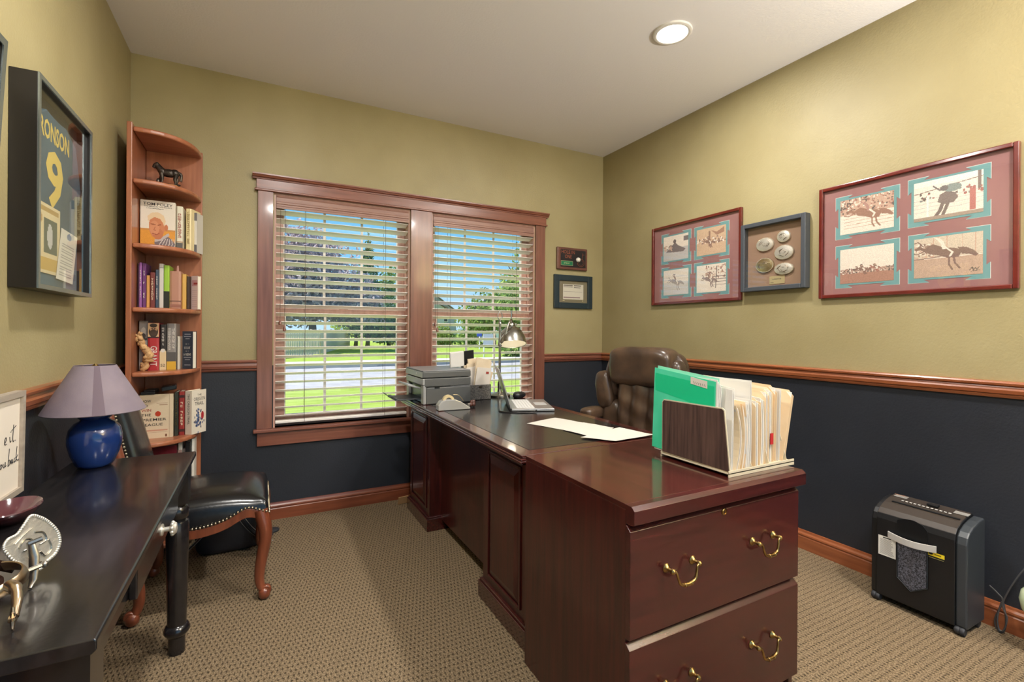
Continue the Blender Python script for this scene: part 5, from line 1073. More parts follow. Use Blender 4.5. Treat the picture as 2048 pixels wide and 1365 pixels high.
# metal task lamp
dl = thing('desk_lamp', 'brushed metal desk lamp with a dome shade and ring topped pole', 'lamp', (2.110, -.410, DZ))
dx, dy = 2.110, -.410
MB().lathe([(.072, 0), (.074, .004), (.074, .012), (.066, .018), (.030, .024), (.016, .034), (.013, .050), (.001, .050)], (dx, dy, DZ + .0008), 32).build('base', 'nickel', dl)
mb = MB().tube([(dx, dy, DZ + .03), (dx, dy, DZ + .530)], .0085, 14).lathe([(.013, 0), (.014, .010), (.014, .040), (.011, .052)], (dx, dy, DZ + .05), 16).lathe([(.011, 0), (.014, .006), (.011, .012)], (dx, dy, DZ + .50), 14)
mb.tube([(dx + .017 * math.sin(2 * math.pi * k / 20), dy, DZ + .556 + .028 * math.cos(2 * math.pi * k / 20)) for k in range(20)], .0028, 8, closed=True); mb.build('pole', 'nickel', dl)
mb = MB().tube(spline([(dx, dy, DZ + .36), (dx + .02, dy - .03, DZ + .40), (dx + .05, dy - .03, DZ + .50), (dx + .085, dy - .005, DZ + .535)], 6), .006, 10).lathe([(.013, -.012), (.015, 0), (.013, .012)], (dx, dy, DZ + .36), 14)
mb.tube([(dx + .085, dy - .005, DZ + .535), (dx + .092, dy, DZ + .512)], .008, 10).tube([(dx + .088, dy, DZ + .53), (dx + .090, dy, DZ + .595)], .0045, 8); mb.build('arm', 'nickel', dl)
ox, oy, oz = dx + .096, dy, DZ + .360
_tz = unit((.10, .30, 1)); _tx = unit(np.cross((0, 1, 0), _tz)); TA = (tuple(_tx), tuple(np.cross(_tz, _tx)), tuple(_tz))
shd = MB().lathe([(.101, 0), (.100, .018), (.092, .055), (.074, .092), (.048, .118), (.026, .128), (.025, .128), (.046, .115), (.072, .089), (.090, .053), (.098, .018), (.099, .001), (.101, 0)], (ox, oy, oz), 40, *TA, caps=False).build('lamp_shade', 'nickel', dl)
MB().lathe([(.022, .122), (.028, .128), (.030, .140), (.024, .156), (.012, .164), (.001, .165)], (ox, oy, oz), 24, *TA).build('shade_cap', 'nickel', shd)
M('shade_inner', s(240, 236, 222), .5); MB().lathe([(.0975, .003), (.0965, .018), (.0885, .053), (.0705, .088), (.044, .113), (.001, .116)], (ox, oy, oz), 32, *TA, caps=False).build('lining', 'shade_inner', shd)
emis('bulb_glow', (1, .90, .72, 1), .8); MB().sell((ox, oy, oz + .060), (.026, .026, .034), (1, 1), 16, 12).build('bulb', 'bulb_glow', dl)
lb_d = bpy.data.lights.new('desk_lamp_bulb', 'POINT'); lb_d.energy = .25; lb_d.color = (1, .86, .66); lb_d.shadow_soft_size = .03; lb_o = bpy.data.objects.new('desk_lamp_bulb', lb_d); C.objects.link(lb_o); lb_o.parent = dl; lb_o.location = (ox - dx, 0, oz - DZ + .02)
for sg_ in (-1, 1): MB().lathe([(.006, 0), (.009, .004), (.006, .010)], (ox + sg_ * .026, oy, oz + .140), 10, (0, 1, 0), (0, 0, 1), (sg_, 0, 0)).build('thumb_screw', 'nickel', shd)

def paper_sheet(label, pts, z, mat='desk_paper', curl=0.0):
    cx_ = sum(p[0] for p in pts) / 4; cy_ = sum(p[1] for p in pts) / 4; n = 8
    P4 = [V(p[0], p[1], 0) for p in pts]
    def fn(u, v):
        q = P4[0] * (1 - u) * (1 - v) + P4[1] * u * (1 - v) + P4[2] * u * v + P4[3] * (1 - u) * v
        return (q[0], q[1], z + curl * (u ** 3) * (v ** 2) + .0010 * math.sin(u * 4 + v * 3) ** 2)
    mb = MB().sheet(fn, n, n); top = list(mb.v)
    mb.add([(p[0], p[1], p[2] - .0006) for p in top], [tuple(reversed(f)) for f in mb.f[:]], True)
    o = mb.build('sheet_of_paper', mat); tag(o, label, 'paper', 'sheets lying on the desk'); return o
IZ = DZ + .0014
paper_sheet('white sheet lying furthest along the desk inset, nearest the laptop', [(1.808, -1.320), (1.893, -1.545), (2.075, -1.440), (2.020, -1.250)], IZ)
paper_sheet('white sheet lying between the other two on the desk', [(1.880, -1.530), (1.915, -1.730), (2.120, -1.600), (2.070, -1.430)], IZ + .0022)
paper_sheet('white sheet with a lifted corner lying against the file cabinet', [(1.855, -1.700), (1.945, -1.822), (2.165, -1.812), (2.145, -1.610)], IZ + .0046, curl=.004)
tag(MB().obox((1.535, -.118, .030), (1, .15, 0), (-.15, 1, .35), (0, -.35, 1), .050, .003, .028).build('cardboard_piece', M('cardboard', s(176, 136, 92), .8), bevel=.0005), 'tan cardboard piece on the carpet behind the desk plinth', 'cardboard')
# ------------------------------------------------------------------ leather office chair behind the desk
oc = thing('office_chair', 'brown leather executive office chair with padded headrest and side bolsters', 'chair', (2.660, -1.185, 0), math.atan2(-.3011, -.9535))
# local: x forward (towards the desk), y across, z up
def puff(c, r, e, tilt=0.0, name='cushion', crease=0.004, nu=32, nv=20):
    ct, stt = math.cos(tilt), math.sin(tilt)
    def fn(q):
        k = crease * math.sin(q[2] * 70 + q[1] * 22) * (abs(q[1]) / max(r[1], .01)) ** 2
        return V(q[0] + k, q[1], q[2])
    return MB().sell(c, r, e, nu, nv, (1, 0, 0), (0, ct, stt), (0, -stt, ct), fn).build(name, 'brown_leather', oc, local=True, sharp=80)
puff((-.050, 0, .985), (.092, .206, .120), (.45, .34), 0, 'headrest', .004, 40, 24)
MB().sell((-.115, 0, .74), (.055, .255, .34), (.35, .40), 32, 20).build('back_shell', 'brown_leather', oc, local=True, sharp=80)
mb = MB(); n1, n2 = 64, 26
def bp(u, v):
    y = (u * 2 - 1) * .168; z = .44 + .445 * v
    pl_ = .5 + .5 * math.cos((u * 2 - 1) * math.pi * 3.0 + .35 * math.sin(v * 5))
    x = -.060 + .062 * (1 - abs(u * 2 - 1) ** 5) ** .5 + .030 * pl_ ** .6 * (1 - .35 * v) + .010 * math.sin(v * math.pi) + .003 * math.sin(v * 24 + u * 9)
    return (x, y * (1 - .12 * (1 - v) * 0), z)
mb.sheet(bp, n1, n2); mb.build('pleated_back', 'brown_leather', oc, local=True, sharp=80)
for sg_ in (-1, 1):
    puff((-.070, sg_ * .205, .905), (.062, .056, .128), (.6, .6), sg_ * .10, 'upper_bolster')
    puff((-.040, sg_ * .250, .825), (.070, .060, .122), (.6, .6), sg_ * -.16, 'outer_bolster')
    puff((-.050, sg_ * .205, .620), (.065, .070, .150), (.6, .6), sg_ * .12, 'lower_bolster')
    puff((.045, sg_ * .300, .680), (.100, .050, .036), (.5, .6), 0, 'armrest', .002)
    MB().tube(spline([(.11, sg_ * .300, .665), (.14, sg_ * .305, .56), (.16, sg_ * .28, .44)], 6), .018, 10, flat=(1, .6)).tube(spline([(.0, sg_ * .300, .665), (.0, sg_ * .300, .55), (.06, sg_ * .28, .44)], 6), .018, 10, flat=(1, .6)).build('arm_support', 'black_plastic', oc, local=True)
puff((.130, 0, .460), (.220, .262, .062), (.5, .45), 0, 'seat', .002)
MB().tube([(.10, 0, .09), (.10, 0, .41)], .028, 16).box(-.02, .22, -.10, .10, .395, .415).build('gas_lift', 'black_plastic', oc, local=True)
for k in range(5):
    a = k * 2 * math.pi / 5 + .3; ex, ey = .10 + .29 * math.cos(a), .29 * math.sin(a)
    lg = MB().tube([(.10, 0, .105), (ex, ey, .075)], [.030, .020], 10).build('base_arm', 'black_plastic', oc, local=True)
    MB().lathe([(.024, -.022), (.026, -.018), (.026, .018), (.024, .022)], (ex, ey, .0265), 16, (math.cos(a), math.sin(a), 0), (0, 0, 1), (-math.sin(a), math.cos(a), 0)).build('caster', 'rubber', lg, local=True)

# ------------------------------------------------------------------ frames on the right wall
M('frame_cherry', s(86, 26, 22), .18, coat=.6, col2=s(104, 36, 28), nscale=10); M('mat_mauve', s(152, 106, 104), .75, col2=s(160, 114, 110), nscale=5); M('mat_teal', s(112, 158, 158), .7); M('mat_white', s(226, 226, 220), .7)
def wall_right_frame(name, label, y0, y1, z0, z1, dep, bar, mat, cat):
    t = thing(name, label, cat, (W, (y0 + y1) / 2, z0))
    a, b = min(y0, y1), max(y0, y1)
    if bar:
        for q in ((a, a + bar, z0, z1), (b - bar, b, z0, z1), (a + bar, b - bar, z0, z0 + bar), (a + bar, b - bar, z1 - bar, z1)): box('frame_bar', W - dep, W - .001, *q, mat, t, .004, 3)
    return t
def teal_mat(t, y0, y1, z0, z1, x):       # y0 is the left edge as seen; corner pieces wider than the sides, slanted notches
    w, h = y0 - y1, z1 - z0
    def outline(e):
        n = .012; c = .078; d = .068; k = .020
        pts = [(-e, -e), (c + e * .3, -e), (c - k, n), (w - c + k, n), (w - c - e * .3, -e), (w + e, -e), (w + e, d), (w - n, d - k * .6), (w - n, h - d + k * .6), (w + e, h - d), (w + e, h + e), (w - c - e * .3, h + e), (w - c + k, h - n), (c - k, h - n), (c + e * .3, h + e), (-e, h + e), (-e, h - d), (n, h - d + k * .6), (n, d - k * .6), (-e, d)]
        return pts
    f = lambda p, q: (x - q, y0 - p[0], z0 + p[1])
    MB().prism(outline(.0018)[::-1], f, 0, .0006).build('mat_edge', 'mat_white', t); MB().prism(outline(0)[::-1], f, .0004, .0012).build('corner_mat', 'mat_teal', t)
SEP = (s(236, 222, 206), s(196, 158, 136), s(120, 84, 74), s(70, 50, 50))
def bronc(cv, cx, cy, k, col, flip=1, rider=True, rcol=None):      # a bucking horse, head low
    q = lambda pts: [(cx + flip * x * k, cy + y * k * 1.3) for x, y in pts]
    cv.poly(q([(-.34, .16), (-.20, .24), (.0, .14), (.20, .10), (.30, .02), (.24, -.10), (.06, -.10), (-.10, -.02), (-.26, .02)]), col)
    cv.poly(q([(.22, .12), (.36, .10), (.48, .02), (.56, -.08), (.52, -.12), (.42, -.06), (.30, -.04)]), col)
    cv.poly(q([(-.30, .14), (-.44, .22), (-.54, .16), (-.50, .12), (-.42, .14), (-.32, .06)]), col); cv.line(q([(-.34, .10), (-.48, .04), (-.58, .08)]), .012, col)
    cv.line(q([(.16, -.06), (.18, -.22), (.26, -.34)]), .016, col); cv.line(q([(.08, -.08), (.08, -.24), (.14, -.36)]), .015, col)
    cv.line(q([(-.36, .20), (-.46, .32), (-.52, .30)]), .012, col)
    if rider:
        rc = rcol or SEP[2]; cv.line(q([(.0, .12), (-.04, .26), (-.10, .34)]), .028, rc); cv.ell(*q([(-.10, .40)])[0], .022, .03, SEP[1]); cv.line(q([(-.16, .44), (-.04, .44)]), .010, SEP[3]); cv.line(q([(-.06, .30), (-.20, .40)]), .010, rc); cv.line(q([(.02, .14), (.14, .02), (.10, -.06)]), .016, SEP[0])
def photo_canvas(kind):
    cv = Canvas(110, 82, SEP[0], .03)
    if kind == 'a':
        cv.rect(0, 1, .55, 1, SEP[1]); cv.crowd(0, 1, .60, 1, 190, [SEP[0], SEP[1], s(150, 90, 80), SEP[3]], .018)
        for y in (.18, .27, .36, .45, .54): cv.line([(.08, y - .02), (1, y)], .007, SEP[1])
        bronc(cv, .55, .46, .80, s(142, 92, 72), 1, True, s(170, 120, 110)); cv.rect(0, 1, 0, .10, SEP[0]); cv.speck(.06)
    if kind == 'b':
        cv.rect(0, 1, .86, 1, s(240, 232, 220)); cv.line([(0, .70), (1, .86)], .010, s(120, 90, 80)); cv.rect(.93, .97, .55, 1, s(96, 70, 66))
        for y in (.22, .32, .42, .52): cv.line([(0, y), (1, y + .05)], .006, s(190, 180, 176))
        cv.crowd(.1, 1, .50, .68, 40, [SEP[3], s(150, 60, 56), s(110, 120, 116)], .02); cv.rect(.20, .225, .10, .62, s(240, 236, 228)); cv.rect(.82, .90, .10, .60, s(170, 76, 70))
        cv.poly([(.36, .42), (.40, .60), (.52, .66), (.62, .58), (.66, .46), (.60, .36), (.46, .34)], s(92, 72, 72)); cv.line([(.44, .38), (.40, .20), (.34, .08)], .03, s(82, 64, 64)); cv.line([(.52, .38), (.48, .22), (.44, .08)], .026, s(82, 64, 64)); cv.ell(.58, .72, .13, .10, s(104, 124, 122)); cv.ell(.46, .74, .06, .07, s(60, 56, 64)); cv.line([(.40, .70), (.30, .84)], .014, s(80, 70, 76)); cv.rect(0, 1, 0, .08, s(150, 128, 112)); cv.speck(.05)
    if kind == 'c':
        cv.rect(0, 1, 0, .28, s(160, 104, 84)); cv.rect(0, 1, .28, .40, s(186, 150, 132)); cv.crowd(0, 1, .28, .42, 130, [SEP[0], SEP[2], s(140, 90, 86), SEP[3]], .014); bronc(cv, .44, .36, .26, s(110, 64, 56)); bronc(cv, .68, .38, .20, s(150, 80, 70)); cv.speck(.06, cv.Y < .28)
    if kind == 'd':
        cv.rect(0, 1, .48, 1, s(206, 188, 166)); cv.rect(0, 1, 0, .46, s(186, 152, 128)); cv.crowd(0, .3, .5, .85, 70, [SEP[1], SEP[2], SEP[0]], .02)
        for x in (.3, .5, .72, .9): cv.line([(x, .5), (x, 1)], .006, SEP[1])
        cv.line([(.0, .47), (.4, .50)], .012, SEP[2]); bronc(cv, .46, .56, .86, s(104, 66, 58), 1, True, SEP[0]); cv.speck(.04)
        cv.line([(.82, .10), (.86, .18), (.87, .09), (.90, .16), (.92, .10), (.95, .17)], .006, s(20, 18, 18)); cv.line([(.84, .07), (.96, .09)], .005, s(20, 18, 18))
    if kind == 'e':
        cv.rect(0, 1, .0, .5, s(190, 184, 182)); cv.poly([(.1, .36), (.3, .56), (.48, .72), (.6, .58), (.9, .40), (.8, .30)], s(84, 74, 82)); cv.ell(.46, .76, .06, .08, s(60, 54, 62)); cv.rect(.82, 1, .72, .90, s(90, 84, 92)); cv.crowd(0, .4, .4, .62, 40, [SEP[3], SEP[1]], .02)
    if kind == 'f':
        cv.rect(0, 1, .0, 1, s(206, 170, 136)); cv.poly([(.5, .9), (.7, .8), (.95, .95), (.95, .75), (.7, .68)], s(150, 100, 76)); cv.crowd(0, 1, .42, .64, 90, [SEP[0], SEP[2], SEP[1]], .022); cv.rect(.42, .48, .3, .88, s(130, 88, 70)); bronc(cv, .44, .44, .4, s(120, 80, 66)); cv.speck(.08)
    if kind == 'g':
        cv.rect(0, 1, 0, .5, s(206, 200, 196)); bronc(cv, .5, .46, .6, s(150, 138, 136)); 
        for y in (.2, .3, .6, .7): cv.line([(0, y), (1, y + .03)], .006, s(190, 182, 178))
    if kind == 'h':
        cv.crowd(.3, 1, .5, .95, 110, [SEP[1], s(170, 120, 110), SEP[0], SEP[2]], .022)
        for y in (.25, .35, .45, .55): cv.line([(.55, y), (1, y)], .010, s(100, 84, 86))
        cv.line([(.66, .15), (.70, .9)], .014, s(90, 76, 80)); bronc(cv, .45, .42, .5, s(120, 96, 96))
    return cv
def photo_frame(label, y0, y1, z0, z1, photos):
    t = wall_right_frame('picture_frame', label, y0, y1, z0, z1, .022, .019, 'frame_cherry', 'picture')
    MB().box(W - .006, W - .002, y1 + .010, y0 - .010, z0 + .010, z1 - .010).build('mat_board', 'mat_mauve', t)
    for kd, a, b, c, d in photos:
        teal_mat(t, a + .022, b - .022, c - .021, d + .021, W - .006)
        pc = photo_canvas(kd); pc.a = pc.a * .84 + np.array(SEP[0][:3]) * .16; pc.speck(.14)
        pc.mesh('photograph', (W - .0080, a, c), (0, -1, 0), (0, 0, 1), a - b, d - c, 'print_gloss', t)
    MB().box(W - .0135, W - .0130, y1 + .017, y0 - .017, z0 + .017, z1 - .017).build('glass', 'picture_glass', t)
    return t
photo_frame('cherry framed set of four rodeo photographs nearest the right edge', -1.857, -2.622, 1.380, 1.967, [('a', -1.958, -2.195, 1.706, 1.882), ('b', -2.273, -2.512, 1.710, 1.888), ('c', -1.959, -2.196, 1.452, 1.628), ('d', -2.275, -2.512, 1.451, 1.630)])
photo_frame('cherry framed set of four rodeo photographs painted pale with glare nearest the corner', -.620, -1.390, 1.398, 1.984, [('e', -.731, -.963, 1.719, 1.900), ('f', -1.037, -1.270, 1.719, 1.899), ('g', -.733, -.966, 1.467, 1.650), ('h', -1.038, -1.272, 1.466, 1.651)])  # window glare on the glass is painted into these pale prints
# buckle shadow box
M('box_slate', s(66, 70, 76), .4); M('felt_tan', s(150, 120, 98), .9, bump=.2, bscale=300)
sb = wall_right_frame('shadow_box', 'slate grey shadow box with five silver belt buckles', -1.405, -1.802, 1.445, 1.858, .048, .026, 'box_slate', 'shadow box')
box('backing', W - .010, W - .004, -1.790, -1.417, 1.457, 1.846, 'felt_tan', sb)
M('buckle_gold', s(206, 190, 150), .3, metal=1.0, bump=.6, bscale=130)
for y, z, ry, rz, m in ((-1.545, 1.722, .056, .041, 'silver'), (-1.660, 1.752, .040, .034, 'silver'), (-1.662, 1.660, .058, .042, 'silver'), (-1.545, 1.598, .057, .044, 'buckle_gold'), (-1.662, 1.565, .058, .034, 'silver')):
    b = MB().lathe([(1.0, 0), (1.02, .004), (.98, .009), (.88, .010), (.5, .014), (.001, .015)], (W - .010, y, z), 36, (0, -ry, 0), (0, 0, rz), (-1, 0, 0)).build('belt_buckle', m, sb)
    mb = MB()
    for k in range(40): a = 2 * math.pi * k / 40; mb.sell((W - .0185, y + ry * .94 * math.cos(a), z + rz * .94 * math.sin(a)), (.002, .0026, .0026), (1, 1), 6, 5)
    stuff(mb.build('rope_edge', 'buckle_gold' if m == 'silver' else 'silver', b)); mb = MB()
    for k in range(9): a = random.uniform(0, 6.28); rr = random.uniform(.1, .65); mb.tube(spline([(W - .0235, y + ry * rr * math.cos(a), z + rz * rr * math.sin(a)), (W - .0245, y + ry * rr * math.cos(a + .5), z + rz * rr * .8 * math.sin(a + .5)), (W - .023, y + ry * rr * .9 * math.cos(a + 1.1), z + rz * rr * math.sin(a + 1.1))], 4), .0015, 5)
    mb.build('engraving', M('engrave_dark', s(120, 108, 92), .4, metal=.8), b)
pt = box('name_plate', W - .012, W - .0105, -1.665, -1.572, 1.482, 1.528, M('plate_gold', s(222, 204, 156), .35, metal=.6), sb)
MB().marks(9, (W - .0124, -1.618, 1.510), (0, -1, 0), (0, 0, 1), .010, .058).marks(4, (W - .0124, -1.590, 1.491), (0, -1, 0), (0, 0, 1), .008, .018).build('lettering', 'ink', pt)
MB().box(W - .038, W - .037, -1.778, -1.429, 1.469, 1.834).build('glass', 'picture_glass', sb)

# ------------------------------------------------------------------ plaques on the back wall
gp = thing('golf_plaque', 'small walnut golf plaque with a mounted golf ball', 'plaque', (2.985, -.01, 1.716))
M('walnut', s(92, 56, 46), .35, coat=.2, col2=s(110, 68, 56), nscale=6, nstretch=(1, 8, 8)); M('plate_black', s(34, 30, 32), .3); M('copper_print', s(150, 84, 62), .4); M('plate_green', s(30, 110, 74), .35)
box('board', 2.832, 3.141, -.024, -.001, 1.716, 1.903, 'walnut', gp, .007, 3)
box('plate', 2.864, 3.120, -.0256, -.024, 1.738, 1.884, 'plate_black', gp)
MB().text('HOLE IN', (2.938, -.0262, 1.862), (1, 0, 0), (0, 0, 1), .042, width=.135).text('ONE', (2.940, -.0262, 1.824), (1, 0, 0), (0, 0, 1), .042, width=.068).build('lettering', 'copper_print', gp)
g2 = box('green_plate', 2.868, 2.985, -.0268, -.0256, 1.752, 1.786, 'plate_green', gp)
MB().box(2.866, 2.987, -.0262, -.0257, 1.750, 1.752).box(2.866, 2.987, -.0262, -.0257, 1.786, 1.788).box(2.866, 2.868, -.0262, -.0257, 1.752, 1.786).box(2.985, 2.987, -.0262, -.0257, 1.752, 1.786).build('plate_rim', 'plate_gold', g2)
MB().marks(7, (2.926, -.0272, 1.769), (1, 0, 0), (0, 0, 1), .013, .06).build('lettering', 'plate_gold', g2)
mb = MB().tube([(3.070 + .036 * math.cos(2 * math.pi * k / 28), -.0262, 1.780 + .032 * math.sin(2 * math.pi * k / 28)) for k in range(28)], .0012, 5, closed=True).tube([(3.070 + .024 * math.cos(2 * math.pi * k / 24), -.0262, 1.780 + .020 * math.sin(2 * math.pi * k / 24)) for k in range(24)], .0008, 5, closed=True).tube([(3.086, -.0262, 1.802), (3.086, -.0262, 1.862)], .001, 5).tube([(3.086, -.0262, 1.862), (3.108, -.0262, 1.850), (3.086, -.0262, 1.842)], .001, 5)
mb.build('green_and_flag_emblem', 'copper_print', gp)
MB().sell((3.036, -.034, 1.803), (.0205, .0205, .0205), (1, 1), 24, 16).build('golf_ball', M('golf_white', s(232, 226, 214), .35, bump=.4, bscale=420), gp)
cf = thing('certificate_frame', 'dark teal framed certificate below the golf plaque', 'picture', (3.003, -.01, 1.389))
M('frame_teal', s(32, 46, 52), .35); M('mat_olive', s(128, 118, 92), .8)
for q in ((2.807, 2.857, 1.389, 1.671), (3.149, 3.199, 1.389, 1.671)): box('frame_bar', q[0], q[1], -.022, -.001, q[2], q[3], 'frame_teal', cf, .003)
for q in ((1.389, 1.438), (1.622, 1.671)): box('frame_bar', 2.857, 3.149, -.022, -.001, q[0], q[1], 'frame_teal', cf, .003)
box('mat_board', 2.857, 3.149, -.010, -.004, 1.438, 1.622, 'mat_olive', cf)
cv = Canvas(70, 44, s(222, 214, 196), .02)
cv.rect(.03, .47, .88, .95, s(120, 112, 104)); cv.rect(.53, .88, .88, .95, s(120, 112, 104)); cv.rect(.03, .47, .80, .83, s(150, 140, 130)); cv.rect(.53, .86, .78, .82, s(110, 104, 98)); cv.rect(.03, .94, .50, .52, s(150, 142, 134)); cv.rect(.03, .84, .09, .16, s(140, 110, 116))
cv.mesh('certificate', (2.898, -.0115, 1.466), (1, 0, 0), (0, 0, 1), .210, .128, 'print_matte', cf)
MB().box(2.895, 2.915, -.0112, -.0104, 1.452, 1.458).box(3.098, 3.106, -.0112, -.0104, 1.452, 1.460).build('corner_tack', 'plate_gold', cf)
MB().box(2.855, 3.151, -.0165, -.0158, 1.436, 1.624).build('glass', 'picture_glass', cf)

# ------------------------------------------------------------------ deep frames on the left wall
jf = thing('jersey_case', 'deep black case with a framed teal jersey bearing yellow lettering', 'jersey case', (.0, -1.195, 1.318))
JY0, JY1, JZ0, JZ1, JD = -1.445, -.945, 1.318, 1.960, .068
M('lip_silver', s(150, 160, 160), .25, metal=.8); M('jersey_cloth', s(46, 76, 92), .75, col2=s(60, 94, 110), nscale=5, bump=.2, bscale=300); M('jersey_back', s(24, 34, 44), .85); M('yellow_twill', s(216, 190, 96), .7, bump=.1, bscale=300)
b_ = .014
for q in ((JY0, JY0 + b_, JZ0, JZ1), (JY1 - b_, JY1, JZ0, JZ1), (JY0 + b_, JY1 - b_, JZ0, JZ0 + b_), (JY0 + b_, JY1 - b_, JZ1 - b_, JZ1)):
    box('case_side', .001, JD - .004, *q, 'black_frame', jf, .001); box('front_lip', JD - .004, JD, *q, 'lip_silver', jf)
box('backing', .001, .024, JY0 + b_, JY1 - b_, JZ0 + b_, JZ1 - b_, 'jersey_back', jf)
jp = [(-1.41, 1.335), (-1.00, 1.335), (-1.00, 1.70), (-.98, 1.66), (-.962, 1.72), (-1.02, 1.87), (-1.12, 1.905), (-1.17, 1.90), (-1.24, 1.90), (-1.29, 1.905), (-1.38, 1.86), (-1.428, 1.74), (-1.42, 1.66), (-1.40, 1.70)]
jr = MB().prism(jp, lambda p, q: (q, p[0], p[1]), .024, .0385).build('jersey', 'jersey_cloth', jf, .004, 2)
MB().text('BRONSON', (.0392, -1.239, 1.838), (0, 1, 0), (0, 0, 1), .085, width=.290, bold=.025).build('name_lettering', 'yellow_twill', jr)
MB().text('19', (.0392, -1.275, 1.682), (0, 1, 0), (0, 0, 1), .250, width=.250, bold=.03).build('number', 'yellow_twill', jr)
cv = Canvas(30, 44, s(220, 204, 160), .02); cv.rect(.08, .92, .88, .96, s(180, 150, 90)); cv.rect(.30, .86, .30, .80, s(84, 96, 84)); cv.ell(.56, .55, .12, .18, s(196, 196, 190)); cv.rect(.08, .92, .05, .22, s(198, 166, 90)); cv.ell(.12, .78, .12, .08, s(176, 140, 90))
box('player_card', .0395, .0405, -1.377, -1.182, 1.375, 1.598, 'paper_cream', jf); cv.mesh('card_print', (.0410, -1.377, 1.375), (0, 1, 0), (0, 0, 1), .195, .223, 'print_matte', jf)
cv = Canvas(30, 44, s(226, 222, 206), .02); cv.ell(.5, .90, .13, .07, s(110, 130, 160))
for k in range(18): cv.rect(.14, .86, .10 + k * .038, .112 + k * .038, s(170, 168, 160))
cv.mesh('score_sheet', (.0425, -1.222, 1.366), (0, .985, -.05), (0, .26, .97), .160, .185, 'print_matte', jf)
MB().box(.054, .055, JY0 + b_, JY1 - b_, JZ0 + b_, JZ1 - b_).build('glass', 'picture_glass', jf)
f2 = thing('wall_frame', 'black picture frame with silver lip cut by the left edge', 'picture', (.0, -1.80, 1.30))
def lean(y0, y1, z0, z1, d0, d1, nm, m):
    g = lambda z: .020 + .033 * (z - 1.30) / .66
    ps = []
    for z in (z0, z1):
        for d, y in ((d0, y0), (d1, y0), (d1, y1), (d0, y1)): ps.append((g(z) + d, y, z))
    return MB().hexa([ps[3], ps[2], ps[1], ps[0], ps[7], ps[6], ps[5], ps[4]] if y0 > y1 else ps).build(nm, m, f2)
for q in ((-2.060, -2.040, 1.30, 1.96), (-1.623, -1.603, 1.30, 1.96), (-2.040, -1.623, 1.30, 1.32), (-2.040, -1.623, 1.94, 1.96)): lean(*q, -.016, -.002, 'frame_bar', 'black_frame'); lean(*q, -.002, .001, 'front_lip', 'lip_silver')
lean(-2.040, -1.623, 1.32, 1.94, -.012, -.010, 'picture_backing', 'jersey_back'); lean(-2.040, -1.623, 1.32, 1.94, -.006, -.005, 'glass', 'picture_glass')

# ------------------------------------------------------------------ paper shredder
sd = thing('paper_shredder', 'black paper shredder on casters against the right wall', 'shredder', (3.195, -2.37, 0))
SX, SXB, SY_0, SY_1 = 3.105, 3.276, -2.532, -2.208; SZ0 = .030
M('shred_black', s(20, 20, 22), .45, bump=.08, bscale=240); M('shred_grey', s(52, 56, 60), .4); M('shred_top', s(58, 50, 44), .3); M('confetti', s(96, 96, 106), .6, col2=s(30, 30, 34), nscale=190, sharp=(.4, .6))
prof = [(SXB, SZ0), (SX + .004, SZ0), (SX, SZ0 + .004), (SX, .372), (SX + .006, .395), (SX + .022, .414), (SX + .060, .432), (SX + .110, .446), (SXB - .01, .452), (SXB, .446)]
MB().prism(prof, lambda p, q: (p[0], q, p[1]), SY_0 + .032, SY_1 - .020).build('housing', 'shred_black', sd, .002, sharp=30)
prof2 = [(SXB + .002, SZ0 - .002), (SX + .014, SZ0 - .002), (SX + .006, SZ0 + .006), (SX + .006, .362), (SX + .014, .390), (SX + .030, .408), (SX + .066, .425), (SX + .112, .438), (SXB - .008, .444), (SXB + .002, .438)]
for a, b in ((SY_0 - .004, SY_0 + .032), (SY_1 - .020, SY_1 + .004)): MB().prism(prof2, lambda p, q: (p[0], q, p[1]), a, b).build('end_cap', 'shred_grey' if a < -2.5 else 'shred_black', sd, .012, 2)
MB().prism([(SX - .0012, .300), (SX - .0012, .364), (SX + .0070, .397), (SX + .0225, .416), (SX + .060, .4340), (SX + .110, .4480), (SXB - .012, .4540), (SXB - .012, .4510), (SX + .06, .430), (SX + .024, .412), (SX + .008, .394), (SX + .0008, .372)][2:], lambda p, q: (p[0], q, p[1]), SY_0 + .034, SY_1 - .022).build('top_cover', 'shred_top', sd)
sl = MB().obox((SX + .074, -2.372, .4400), (1, 0, .30), (0, 1, 0), (-.30, 0, 1), .004, .118, .0012).build('paper_slot', 'printer_dark', sd)
M('icon_grey', s(176, 172, 166), .5)
mb = MB()
for k in range(12): mb.obox((SX + .096, -2.285 - k * .0150, .4475), (1, 0, .27), (0, 1, 0), (-.27, 0, 1), .0035, .0045, .0006)
mb.build('icons', 'icon_grey', sd)
mb = MB()
for k in range(4): mb.obox((SX + .122 + k * .007, -2.265, .4530 + k * .0008), (1, 0, .1), (0, 1, 0), (-.1, 0, 1), .0015, .024, .0006)
for k in range(4): mb.obox((SX + .110 + k * .007, -2.480, .4512 + k * .0010), (1, 0, .18), (0, 1, 0), (-.18, 0, 1), .0015, .024, .0006)
mb.build('printed_instructions', 'icon_grey', sd)
MB().marks(10, (SX + .142, -2.262, .4566), (0, -1, 0), (1, 0, .06), .009, .05).build('brand_lettering', M('icon_orange', s(190, 110, 60), .5), sd)
MB().obox((SX + .120, -2.385, .4565), (1, 0, .1), (0, 1, 0), (-.1, 0, 1), .010, .020, .004).build('switch', 'black_plastic', sd, .002)
wp = [(-2.306, .386), (-2.330, .400), (-2.364, .404), (-2.396, .394), (-2.413, .374), (-2.413, .138), (-2.357, .100), (-2.308, .140)]
wn = MB().prism([(p[0], p[1]) for p in wp][::-1], lambda p, q: (SX - q, p[0], p[1]), -.001, .0025).build('window_recess', 'printer_dark', sd)
